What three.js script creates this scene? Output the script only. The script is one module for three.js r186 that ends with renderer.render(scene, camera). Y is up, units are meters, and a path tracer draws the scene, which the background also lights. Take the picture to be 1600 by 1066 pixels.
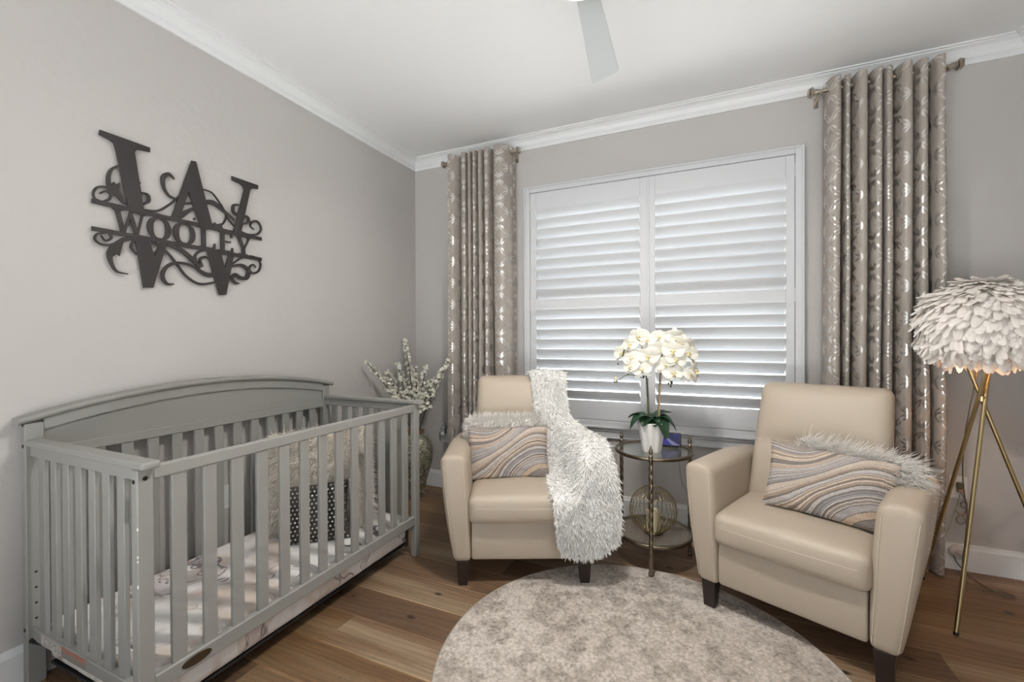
import * as THREE from 'three';
import { RoundedBoxGeometry } from 'three/addons/geometries/RoundedBoxGeometry.js';
import { ConvexGeometry } from 'three/addons/geometries/ConvexGeometry.js';
import { mergeGeometries, mergeVertices } from 'three/addons/utils/BufferGeometryUtils.js';
import { MeshSurfaceSampler } from 'three/addons/math/MeshSurfaceSampler.js';
import { RectAreaLightUniformsLib } from 'three/addons/lights/RectAreaLightUniformsLib.js';
import { FontLoader } from 'three/addons/loaders/FontLoader.js';

// ---------------------------------------------------------------- camera, sky, exposure
// x runs along the window wall (0 = corner with the crib wall), z comes out of the window wall, y is up
const scene = new THREE.Scene();
const camera = new THREE.PerspectiveCamera(76.37, 1600 / 1066, 0.05, 60);
camera.position.set(2.2345, 1.2237, 3.0282);
camera.rotation.set(THREE.MathUtils.degToRad(-0.378), THREE.MathUtils.degToRad(23.932), THREE.MathUtils.degToRad(-0.235), 'YXZ');
scene.background = new THREE.Color().setRGB(0.86, 0.94, 1.0);   // bright overcast sky
scene.backgroundIntensity = 1.45;
const sun = new THREE.DirectionalLight(new THREE.Color().setRGB(0.95, 0.98, 1.0), 39);   // falls on the added slab behind the camera, not into the room
sun.position.set(8, 12, 5); sun.target.position.set(0.5, 0, 5); sun.name = 'sun'; sun.castShadow = true;
Object.assign(sun.shadow.camera, { left: -12, right: 12, top: 12, bottom: -12, near: 0.5, far: 40 }); sun.shadow.mapSize.set(2048, 2048);
scene.add(sun, sun.target);
const renderer = new THREE.WebGLRenderer({ antialias: true });
renderer.toneMapping = THREE.LinearToneMapping;
renderer.toneMappingExposure = 0.97;
renderer.shadowMap.enabled = true;
RectAreaLightUniformsLib.init();

// ---------------------------------------------------------------- helpers
const V = (x, y, z) => new THREE.Vector3(x, y, z);
const RAD = Math.PI / 180;
function rngOf(seed) { let a = seed >>> 0; return () => { a = (a + 0x6D2B79F5) | 0; let t = Math.imul(a ^ (a >>> 15), 1 | a); t = (t + Math.imul(t ^ (t >>> 7), 61 | t)) ^ t; return ((t ^ (t >>> 14)) >>> 0) / 4294967296; }; }
const rnd = rngOf(12345);
const lerp = (a, b, t) => a + (b - a) * t, clamp = (v, a = 0, b = 1) => Math.min(b, Math.max(a, v));
const smooth = (a, b, v) => { const t = clamp((v - a) / (b - a)); return t * t * (3 - 2 * t); };
function hash2(x, y, s) { let h = Math.imul(x, 374761393) + Math.imul(y, 668265263) + Math.imul(s, 974634637); h = Math.imul(h ^ (h >>> 13), 1274126177); return ((h ^ (h >>> 16)) >>> 0) / 4294967296; }
function vn(x, y, s = 0, px = 0, py = 0) {   // value noise, wrapped at px, py cells if given
  let xi = Math.floor(x), yi = Math.floor(y); const fx = x - xi, fy = y - yi, u = fx * fx * (3 - 2 * fx), v = fy * fy * (3 - 2 * fy);
  let x1 = xi + 1, y1 = yi + 1;
  if (px) { xi = ((xi % px) + px) % px; x1 = ((x1 % px) + px) % px; }
  if (py) { yi = ((yi % py) + py) % py; y1 = ((y1 % py) + py) % py; }
  return lerp(lerp(hash2(xi, yi, s), hash2(x1, yi, s), u), lerp(hash2(xi, y1, s), hash2(x1, y1, s), u), v);
}
function fbm(x, y, s = 0, o = 4, px = 0, py = 0) { let a = 0, w = 0.5, n = 0; for (let i = 0; i < o; i++) { a += w * vn(x, y, s + i * 17, px, py); n += w; w *= 0.5; x *= 2; y *= 2; px *= 2; py *= 2; } return a / n; }
function tex(w, h, f, srgb = true) {   // f(u, v) -> grey or [r, g, b], 0..1
  const d = new Uint8Array(w * h * 4);
  for (let j = 0; j < h; j++) for (let i = 0; i < w; i++) {
    const c = f((i + 0.5) / w, (j + 0.5) / h), k = (j * w + i) * 4;
    if (c.length) { d[k] = clamp(c[0]) * 255; d[k + 1] = clamp(c[1]) * 255; d[k + 2] = clamp(c[2]) * 255; } else d[k] = d[k + 1] = d[k + 2] = clamp(c) * 255;
    d[k + 3] = 255;
  }
  const t = new THREE.DataTexture(d, w, h, THREE.RGBAFormat);
  t.wrapS = t.wrapT = THREE.RepeatWrapping; t.magFilter = THREE.LinearFilter; t.minFilter = THREE.LinearFilter;
  if (srgb) t.colorSpace = THREE.SRGBColorSpace;
  t.needsUpdate = true; return t;
}
const mix3 = (a, b, t) => [lerp(a[0], b[0], t), lerp(a[1], b[1], t), lerp(a[2], b[2], t)];
const C8 = (r, g, b) => [r / 255, g / 255, b / 255];
const used = new Map();
function numbered(n) { const k = used.get(n) || 0; used.set(n, k + 1); return k ? n + '_' + String(k).padStart(3, '0') : n; }
function shade(o) { o.castShadow = o.receiveShadow = true; return o; }
function thing(name, label, category, pos = [0, 0, 0], turn = 0, group) {
  const o = new THREE.Group(); o.name = numbered(name); o.position.set(...pos); o.rotation.y = turn;
  o.userData = { label, category }; if (group) o.userData.group = group; scene.add(o); return o;
}
function part(name, geo, mat, parent, pos, rot) {
  const m = shade(new THREE.Mesh(geo, mat)); m.name = name; if (pos) m.position.set(...pos); if (rot) m.rotation.set(...rot); parent.add(m); return m;
}
function single(name, label, category, geo, mat, pos, rot, group) {
  const m = part(numbered(name), geo, mat, scene, pos, rot); m.userData = { label, category }; if (group) m.userData.group = group; return m;
}
function setting(name, geo, mat, label) {
  const m = geo ? shade(new THREE.Mesh(geo, mat)) : new THREE.Group(); m.name = name; m.userData = { kind: 'structure', label, category: name.split('_')[0] }; scene.add(m); return m;
}
function triUV(g, k = 1) {   // uv in metres from the dominant axis of each face
  if (g.index) g = g.toNonIndexed();
  const p = g.attributes.position, uv = new Float32Array(p.count * 2), a = V(), b = V(), c = V();
  for (let i = 0; i < p.count; i += 3) {
    a.fromBufferAttribute(p, i); b.fromBufferAttribute(p, i + 1); c.fromBufferAttribute(p, i + 2);
    const n = b.clone().sub(a).cross(c.clone().sub(a)), x = Math.abs(n.x), y = Math.abs(n.y), z = Math.abs(n.z);
    [a, b, c].forEach((q, j) => { const s = x > y && x > z ? [q.z, q.y] : y > z ? [q.x, q.z] : [q.x, q.y]; uv[(i + j) * 2] = s[0] * k; uv[(i + j) * 2 + 1] = s[1] * k; });
  }
  g.setAttribute('uv', new THREE.BufferAttribute(uv, 2)); return g;
}
const box = (x0, x1, y0, y1, z0, z1) => new THREE.BoxGeometry(x1 - x0, y1 - y0, z1 - z0).translate((x0 + x1) / 2, (y0 + y1) / 2, (z0 + z1) / 2);
const cbCache = new Map();
function cb(w, h, d, c = 0.002) {   // box with chamfered edges, centred
  const key = [w, h, d, c].map((v) => v.toFixed(4)).join();
  if (!cbCache.has(key)) {
    const pts = [];
    for (const sx of [-1, 1]) for (const sy of [-1, 1]) for (const sz of [-1, 1]) pts.push(V(sx * (w / 2 - c), sy * (h / 2 - c), sz * d / 2), V(sx * (w / 2 - c), sy * h / 2, sz * (d / 2 - c)), V(sx * w / 2, sy * (h / 2 - c), sz * (d / 2 - c)));
    cbCache.set(key, triUV(new ConvexGeometry(pts)));
  }
  return cbCache.get(key);
}
const cbAt = (x0, x1, y0, y1, z0, z1, c) => cb(x1 - x0, y1 - y0, z1 - z0, c).clone().translate((x0 + x1) / 2, (y0 + y1) / 2, (z0 + z1) / 2);
const tube = (pts, r, n = 24, k = 8) => new THREE.TubeGeometry(new THREE.CatmullRomCurve3(pts.map((q) => q.isVector3 ? q : V(...q)), false, 'centripetal'), n, r, k);
function rod(a, b, r0, r1 = r0, k = 12) {   // tapered round bar from a to b
  const d = b.clone().sub(a), g = new THREE.CylinderGeometry(r1, r0, d.length(), k);
  g.applyQuaternion(new THREE.Quaternion().setFromUnitVectors(V(0, 1, 0), d.normalize())); const m = a.clone().add(b).multiplyScalar(0.5); return g.translate(m.x, m.y, m.z);
}
const lathe = (pts, k = 32) => new THREE.LatheGeometry(pts.map(([r, y]) => new THREE.Vector2(r, y)), k);
function grid(nu, nv, f) {   // surface over u, v in 0..1
  const p = [], uv = [], ix = [];
  for (let j = 0; j <= nv; j++) for (let i = 0; i <= nu; i++) { const q = f(i / nu, j / nv); p.push(q[0], q[1], q[2]); uv.push(q.length > 3 ? q[3] : i / nu, q.length > 3 ? q[4] : j / nv); }
  for (let j = 0; j < nv; j++) for (let i = 0; i < nu; i++) { const a = j * (nu + 1) + i, b = a + 1, c = a + nu + 1, d = c + 1; ix.push(a, b, d, a, d, c); }
  const g = new THREE.BufferGeometry(); g.setAttribute('position', new THREE.Float32BufferAttribute(p, 3)); g.setAttribute('uv', new THREE.Float32BufferAttribute(uv, 2)); g.setIndex(ix); g.computeVertexNormals(); return g;
}
const std = (o) => new THREE.MeshStandardMaterial(o), phys = (o) => new THREE.MeshPhysicalMaterial(o);
const lin = (r, g, b) => new THREE.Color().setRGB(r, g, b);
function merge(list) { return mergeGeometries(list.map((g) => { const q = g.index ? g.toNonIndexed() : g; for (const k of Object.keys(q.attributes)) if (!['position', 'normal', 'uv'].includes(k)) q.deleteAttribute(k); return q; })); }
function warp(g, f) { const p = g.attributes.position, q = V(); for (let i = 0; i < p.count; i++) { q.fromBufferAttribute(p, i); f(q); p.setXYZ(i, q.x, q.y, q.z); } p.needsUpdate = true; const n = mergeVertices((g.deleteAttribute('normal'), g), 1e-5); n.computeVertexNormals(); return n; }

function softBox(w, h, d, r, n = 20) {   // rounded box with vertices all over its faces
  const g = new THREE.BoxGeometry(2, 2, 2, n, n, n), p = g.attributes.position, half = [w / 2, h / 2, d / 2];
  for (let i = 0; i < p.count; i++) {
    const a = [p.getX(i), p.getY(i), p.getZ(i)].map((t, k) => t * (1.4 - 0.4 * t * t) * half[k]), q = a.map((t, k) => clamp(t, -(half[k] - r), half[k] - r)), e = a.map((t, k) => t - q[k]), l = Math.hypot(...e) || 1;
    p.setXYZ(i, ...q.map((t, k) => t + e[k] / l * r));
  }
  return mergeVertices((g.deleteAttribute('normal'), g), 1e-6);
}

// ---------------------------------------------------------------- textures and materials
const peel = tex(512, 512, (u, v) => { const n = fbm(u * 48, v * 48, 3, 3, 48, 48); return smooth(0.35, 0.7, n); }, false);
const knock = tex(512, 512, (u, v) => { const n = fbm(u * 28, v * 28, 9, 4, 28, 28); return smooth(0.45, 0.62, n); }, false);
const leatherBump = tex(512, 512, (u, v) => 0.6 * fbm(u * 90, v * 90, 5, 2, 90, 90) + 0.4 * fbm(u * 12, v * 12, 8, 3, 12, 12), false);
const weave = tex(256, 256, (u, v) => 0.5 + 0.25 * Math.sin(u * 64 * 6.2832) + 0.25 * Math.sin(v * 64 * 6.2832), false);
const M = {};
M.wall = std({ color: lin(0.535, 0.511, 0.494), roughness: 0.85, bumpMap: peel, bumpScale: 0.0003 });
M.ceiling = std({ color: lin(0.87, 0.87, 0.875), roughness: 0.95, bumpMap: knock, bumpScale: 0.00025 });
M.trim = std({ color: lin(0.80, 0.81, 0.82), roughness: 0.4 });
M.shutter = std({ color: lin(0.635, 0.645, 0.665), roughness: 0.45 });
M.glass = phys({ color: 0xffffff, roughness: 0.02, transmission: 1, thickness: 0, ior: 1.5 });
M.crib = std({ color: lin(0.30, 0.296, 0.278), roughness: 0.5 });
M.screw = std({ color: lin(0.05, 0.04, 0.035), roughness: 0.4, metalness: 0.8 });
M.leather = std({ color: lin(0.465, 0.39, 0.307), roughness: 0.48, bumpMap: leatherBump, bumpScale: 0.0007 });
M.stitch = std({ color: lin(0.68, 0.60, 0.50), roughness: 0.7 });
M.darkwood = std({ color: lin(0.022, 0.013, 0.011), roughness: 0.35 });
M.brass = std({ color: lin(0.46, 0.36, 0.19), roughness: 0.28, metalness: 1 });
M.bronze = std({ color: lin(0.25, 0.205, 0.15), roughness: 0.33, metalness: 1 });
M.nickel = std({ color: lin(0.50, 0.44, 0.37), roughness: 0.3, metalness: 1 });
M.fur = std({ color: lin(0.96, 0.93, 0.89), roughness: 0.9 });
M.throwFur = std({ color: lin(0.97, 0.96, 0.94), roughness: 0.9 });
M.creamFur = std({ color: lin(0.90, 0.84, 0.76), roughness: 0.9 });
M.plastic = std({ color: lin(0.75, 0.75, 0.74), roughness: 0.35 });
M.black = std({ color: lin(0.012, 0.012, 0.013), roughness: 0.4 });
M.sign = std({ color: lin(0.030, 0.024, 0.024), roughness: 0.55 });

// ---------------------------------------------------------------- room shell
const RX = 3.705, RZ = 3.72, RY = 2.72, T = 0.14;
const WX0 = 1.045, WX1 = 2.73, WY0 = 0.63, WY1 = 2.305;        // opening of the shuttered window
const DX0 = 0.5, DX1 = 3.2, DY1 = 2.2;                         // opening of the unseen glass door added behind the camera for daylight
setting('wall_left', triUV(box(-T, 0, 0, RY, -T, RZ + T)), M.wall, 'warm grey painted wall behind the crib');
setting('wall_back', triUV(merge([box(0, WX0, 0, RY, -T, 0), box(WX1, RX, 0, RY, -T, 0), box(WX0, WX1, 0, WY0, -T, 0), box(WX0, WX1, WY1, RY, -T, 0)])), M.wall, 'warm grey painted wall around the shuttered window');
setting('wall_right', triUV(box(RX, RX + T, 0, RY, -T, RZ + T)), M.wall, 'warm grey painted wall beside the feather lamp');
setting('wall_rear', triUV(merge([box(0, DX0, 0, RY, RZ, RZ + T), box(DX1, RX, 0, RY, RZ, RZ + T), box(DX0, DX1, DY1, RY, RZ, RZ + T)])), M.wall, 'warm grey painted wall behind the camera');
setting('ceiling', triUV(box(-T, RX + T, RY, RY + T, -T, RZ + T)), M.ceiling, 'white textured ceiling');
// crown moulding and baseboards: one profile swept along each wall
const crownP = [[0, 2.63], [0.011, 2.63], [0.0125, 2.646], [0.016, 2.65], [0.0165, 2.656], [0.02, 2.658], [0.023, 2.668], [0.03, 2.683], [0.042, 2.697], [0.056, 2.705], [0.06, 2.7055], [0.062, 2.711], [0.073, 2.713], [0.074, 2.72], [0, 2.72]];
const baseP = [[0, 0], [0.016, 0], [0.016, 0.112], [0.013, 0.118], [0.0105, 0.127], [0.009, 0.1355], [0, 0.1355]];
function sweep(profile, wall) {
  const len = wall === 'left' || wall === 'right' ? RZ : RX;
  const g = new THREE.ExtrudeGeometry(new THREE.Shape(profile.map(([a, b]) => new THREE.Vector2(a, b))), { depth: len, bevelEnabled: false });
  if (wall === 'right') g.scale(-1, 1, 1).translate(RX, 0, 0);
  if (wall === 'back') g.rotateY(Math.PI / 2).scale(1, 1, -1);
  if (wall === 'rear') g.rotateY(Math.PI / 2).translate(0, 0, RZ);
  const q = g.index ? g.toNonIndexed() : g;
  if (wall === 'right' || wall === 'back') { const p = q.attributes.position.array; for (let i = 0; i < p.length; i += 9) for (let k = 0; k < 3; k++) { const t = p[i + 3 + k]; p[i + 3 + k] = p[i + 6 + k]; p[i + 6 + k] = t; } }
  q.computeVertexNormals(); return q;
}
['left', 'back', 'right', 'rear'].forEach((w, i) => {
  setting('trim_' + (i + 1), sweep(crownP, w), M.trim, 'white crown moulding along the ' + w + ' wall');
  if (w !== 'rear') setting('baseboard_' + w, sweep(baseP, w), M.trim, 'white baseboard along the ' + w + ' wall');
});

// floor of wide oak planks, each plank a mesh
const woodTones = [[120, 93, 71], [126, 99, 76], [115, 89, 68], [132, 106, 81], [118, 89, 61], [121, 96, 76]];
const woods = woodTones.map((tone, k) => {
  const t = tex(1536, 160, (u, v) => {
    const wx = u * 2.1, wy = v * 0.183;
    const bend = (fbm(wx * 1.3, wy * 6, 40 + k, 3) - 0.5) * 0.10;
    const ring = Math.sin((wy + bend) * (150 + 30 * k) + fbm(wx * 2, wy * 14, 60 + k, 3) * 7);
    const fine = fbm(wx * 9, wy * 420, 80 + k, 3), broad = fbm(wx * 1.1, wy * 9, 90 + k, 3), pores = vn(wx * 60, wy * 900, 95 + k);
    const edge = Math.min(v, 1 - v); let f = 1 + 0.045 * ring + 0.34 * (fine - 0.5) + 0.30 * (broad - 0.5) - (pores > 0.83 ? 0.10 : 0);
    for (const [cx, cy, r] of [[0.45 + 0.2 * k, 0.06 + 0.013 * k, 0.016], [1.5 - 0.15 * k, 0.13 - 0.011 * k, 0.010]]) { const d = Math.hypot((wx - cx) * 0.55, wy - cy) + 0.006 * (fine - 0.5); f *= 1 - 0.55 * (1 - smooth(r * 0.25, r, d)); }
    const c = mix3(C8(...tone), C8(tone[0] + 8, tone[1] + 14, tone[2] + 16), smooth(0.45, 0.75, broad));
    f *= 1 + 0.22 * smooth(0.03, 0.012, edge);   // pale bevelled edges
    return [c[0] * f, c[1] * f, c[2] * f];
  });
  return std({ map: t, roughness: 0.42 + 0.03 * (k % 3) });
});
const floor = setting('floor', null, null, 'wide brown oak plank floor');
part('subfloor', box(0, RX, -0.12, -0.013, 0, RZ), std({ color: lin(0.05, 0.035, 0.025), roughness: 0.9 }), floor);
{
  const PW = 0.1825, z0 = 1.198 - 7 * PW;
  const r = rngOf(77);
  const plank = (x0, x1, za, zb, k) => {
    const b = 0.0012, g = 0.0004, d = -0.0013; x0 += g; x1 -= g; za += g; zb -= g;
    const P = [[x0, d, za], [x1, d, za], [x1, d, zb], [x0, d, zb], [x0 + b, 0, za + b], [x1 - b, 0, za + b], [x1 - b, 0, zb - b], [x0 + b, 0, zb - b], [x0, -0.013, za], [x1, -0.013, za], [x1, -0.013, zb], [x0, -0.013, zb]];
    const Q = [[4, 7, 6, 5], [0, 4, 5, 1], [1, 5, 6, 2], [2, 6, 7, 3], [3, 7, 4, 0], [8, 0, 1, 9], [9, 1, 2, 10], [10, 2, 3, 11], [11, 3, 0, 8]];
    const pos = [], uv = [], ou = r(), flip = r() < 0.5;
    for (const q of Q) for (const i of [0, 1, 2, 0, 2, 3]) { const p = P[q[i]]; pos.push(...p); const u = (p[0] - x0) / 2.1 + ou, v = (p[2] - za) / (zb - za); uv.push(flip ? -u : u, flip ? 1 - v : v); }
    const geo = new THREE.BufferGeometry(); geo.setAttribute('position', new THREE.Float32BufferAttribute(pos, 3)); geo.setAttribute('uv', new THREE.Float32BufferAttribute(uv, 2)); geo.computeVertexNormals();
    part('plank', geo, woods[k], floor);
  };
  for (let j = -1; j < 22; j++) {
    const za = Math.max(0, z0 + j * PW), zb = Math.min(RZ, z0 + (j + 1) * PW); if (zb - za < 0.01) continue;
    let x = j === 9 ? 0.817 - 1.5 : -r() * 1.6, prev = -1;   // the joint seen beside the crib
    while (x < RX) {
      const len = j === 9 && x < 0 ? 1.5 : 1.5 + r() * 0.8; let k = Math.floor(r() * 6); if (k === prev) k = (k + 1) % 6;
      if (j === 9) k = x < 0 ? 4 : 3;
      prev = k; const a = Math.max(0, x), b = Math.min(RX, x + len); if (b - a > 0.01) plank(a, b, za, zb, k); x += len;
    }
  }
}

// ---------------------------------------------------------------- shuttered window
{
  const w = setting('window_1', null, null, 'white plantation shutters with tilted louvres over the window');
  const jamb = (x0, x1, y0, y1, z0, z1, n, c = 0.003) => part(n, cbAt(x0, x1, y0, y1, z0, z1, c), M.shutter, w);
  // casing with a raised outer bead
  for (const [a, b, c, d] of [[1.009, 1.053, 0.6, 2.339], [2.721, 2.766, 0.6, 2.339], [1.053, 2.721, 2.294, 2.339], [1.053, 2.721, 0.6, 0.65]]) jamb(a, b, c, d, 0, 0.036, 'casing');
  jamb(1.009, 1.023, 0.6, 2.339, 0.036, 0.046, 'casing_bead'); jamb(2.752, 2.766, 0.6, 2.339, 0.036, 0.046, 'casing_bead');
  jamb(1.023, 2.752, 2.325, 2.339, 0.036, 0.046, 'casing_bead'); jamb(1.023, 2.752, 0.6, 0.616, 0.036, 0.05, 'casing_bead');
  jamb(0.995, 2.78, 0.576, 0.597, 0, 0.03, 'sill', 0.004); jamb(1.0, 2.775, 0.532, 0.576, 0, 0.018, 'apron', 0.004); jamb(1.0, 2.775, 0.526, 0.538, 0, 0.024, 'apron', 0.004);
  const ell = new THREE.Shape(); ell.absellipse(0, 0, 0.0445, 0.0055, 0, Math.PI * 2);
  const louverOf = (len) => new THREE.ExtrudeGeometry(ell, { depth: len, bevelEnabled: false, curveSegments: 10 }).translate(0, 0, -len / 2).rotateY(Math.PI / 2);
  for (const [px0, px1, lx0, lx1, side] of [[1.0555, 1.8925, 1.104, 1.842, -1], [1.8955, 2.7185, 1.938, 2.674, 1]]) {
    const p = new THREE.Group(); p.name = 'shutter_panel'; w.add(p);
    const pc = (n, a, b, c, d) => part(n, cbAt(a, b, c, d, 0.004, 0.032, 0.0025), M.shutter, p);
    pc('stile', px0, lx0, 0.653, 2.291); pc('stile', lx1, px1, 0.653, 2.291);
    pc('rail', lx0, lx1, 2.168, 2.291); pc('rail', lx0, lx1, 1.435, 1.507); pc('rail', lx0, lx1, 0.653, 0.782);
    const lg = louverOf(lx1 - lx0 - 0.004);
    for (const [ya, yb] of [[1.507, 2.168], [0.782, 1.435]]) for (let i = 0; i < 9; i++) part('louver', lg, M.shutter, p, [(lx0 + lx1) / 2, ya + (i + 0.5) * (yb - ya) / 9, 0.018], [-51 * RAD, 0, 0]);
    for (const y of [2.2, 1.47, 0.78]) part('hinge', cbAt(side > 0 ? 2.7165 : 1.0505, side > 0 ? 2.7235 : 1.0575, y - 0.04, y + 0.04, 0.03, 0.04, 0.002), M.shutter, p);
  }
  part('astragal', cbAt(1.886, 1.902, 0.655, 2.289, 0.0322, 0.038, 0.002), M.shutter, w);
  for (const [a, b, c, d] of [[WX0, WX0 + 0.04, WY0, WY1], [WX1 - 0.04, WX1, WY0, WY1], [WX0, WX1, WY1 - 0.04, WY1], [WX0, WX1, WY0, WY0 + 0.04], [WX0, WX1, 1.45, 1.49]]) jamb(a, b, c, d, -0.12, -0.08, 'sash');
  part('pane', box(WX0 + 0.035, WX1 - 0.035, WY0 + 0.035, 1.455, -0.102, -0.098), M.glass, w); part('pane', box(WX0 + 0.035, WX1 - 0.035, 1.485, WY1 - 0.035, -0.102, -0.098), M.glass, w);
}
{ // unseen glass door, added behind the camera as a source of soft frontal daylight
  const w = setting('door_added_1', null, null, 'wide unseen glass door added behind the camera to let in fill daylight');
  const m = (DX0 + DX1) / 2;
  for (const [a, b] of [[DX0, m + 0.03], [m - 0.03, DX1]]) { const z = a === DX0 ? RZ + 0.03 : RZ + 0.08; for (const [c, d, e, f] of [[a, a + 0.06, 0, DY1], [b - 0.06, b, 0, DY1], [a + 0.06, b - 0.06, DY1 - 0.06, DY1], [a + 0.06, b - 0.06, 0, 0.08]]) part('frame', cbAt(c, d, e, f, z, z + 0.04, 0.003), M.trim, w); part('pane', box(a + 0.055, b - 0.055, 0.075, DY1 - 0.055, z + 0.018, z + 0.022), M.glass, w); }
}
setting('patio_added', triUV(box(-4, 8, -0.14, -0.02, RZ + T, 9)), std({ color: lin(0.60, 0.59, 0.57), roughness: 0.9 }), 'pale concrete slab added outside the unseen glass door to bounce sunlight indoors');  // added slab, unseen: bounces sunlight through the door onto the ceiling
{ const g = new THREE.PlaneGeometry(40, 40).rotateX(-Math.PI / 2); const m = setting('ground', triUV(g), std({ color: lin(0.52, 0.51, 0.48), roughness: 1 }), 'unseen ground outside the windows, coloured pale to brighten the louvres'); m.position.set(2, -0.35, 0); }  // pale colour chosen so light bounced off the ground brightens the louvres

// ---------------------------------------------------------------- ceiling fan with its light (only one blade reaches into the picture)
{
  const cx = 1.873, cz = 1.662, f = thing('ceiling_fan', 'three-blade ceiling fan with pale grey blades under white ceiling', 'fan', [cx, 0, cz]);
  const white = std({ color: lin(0.6, 0.6, 0.6), roughness: 0.35 }), blade = std({ color: lin(0.55, 0.58, 0.59), roughness: 0.45 });
  part('canopy', lathe([[0, 2.72], [0.07, 2.72], [0.068, 2.69], [0.03, 2.66], [0.014, 2.655], [0.014, 2.55], [0, 2.55]]), white, f);
  part('motor_housing', lathe([[0, 2.56], [0.07, 2.555], [0.1, 2.53], [0.105, 2.47], [0.1, 2.43], [0.09, 2.42], [0, 2.42]]), white, f);
  const s = new THREE.Shape(); s.moveTo(-0.035, 0.1); s.lineTo(-0.058, 0.645); s.quadraticCurveTo(-0.06, 0.668, -0.045, 0.664); s.quadraticCurveTo(0, 0.648, 0.05, 0.64); s.quadraticCurveTo(0.064, 0.634, 0.062, 0.615); s.lineTo(0.035, 0.1); s.closePath();
  const bg = new THREE.ExtrudeGeometry(s, { depth: 0.006, bevelEnabled: true, bevelSize: 0.0015, bevelThickness: 0.0015, bevelSegments: 1, curveSegments: 8 }).rotateX(-Math.PI / 2).rotateZ(9 * RAD);
  for (let i = 0; i < 3; i++) part('blade', bg, blade, f, [0, 2.425, 0], [0, (5 + i * 120) * RAD, 0]);
  part('light_ring', lathe([[0.075, 2.42], [0.105, 2.42], [0.105, 2.385], [0.095, 2.38], [0.075, 2.38]]), white, f);
  part('diffuser', lathe([[0.095, 2.392], [0.09, 2.372], [0.06, 2.362], [0, 2.358]]), std({ color: lin(0.8, 0.8, 0.78), emissive: lin(1, 0.86, 0.68), emissiveIntensity: 2, roughness: 0.6 }), f);
const l = new THREE.RectAreaLight(lin(1, 0.95, 0.89), 320, 0.17, 0.17); l.position.set(cx, 2.352, cz); l.lookAt(cx, 0, cz); l.name = 'fan_light'; scene.add(l);
}

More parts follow.
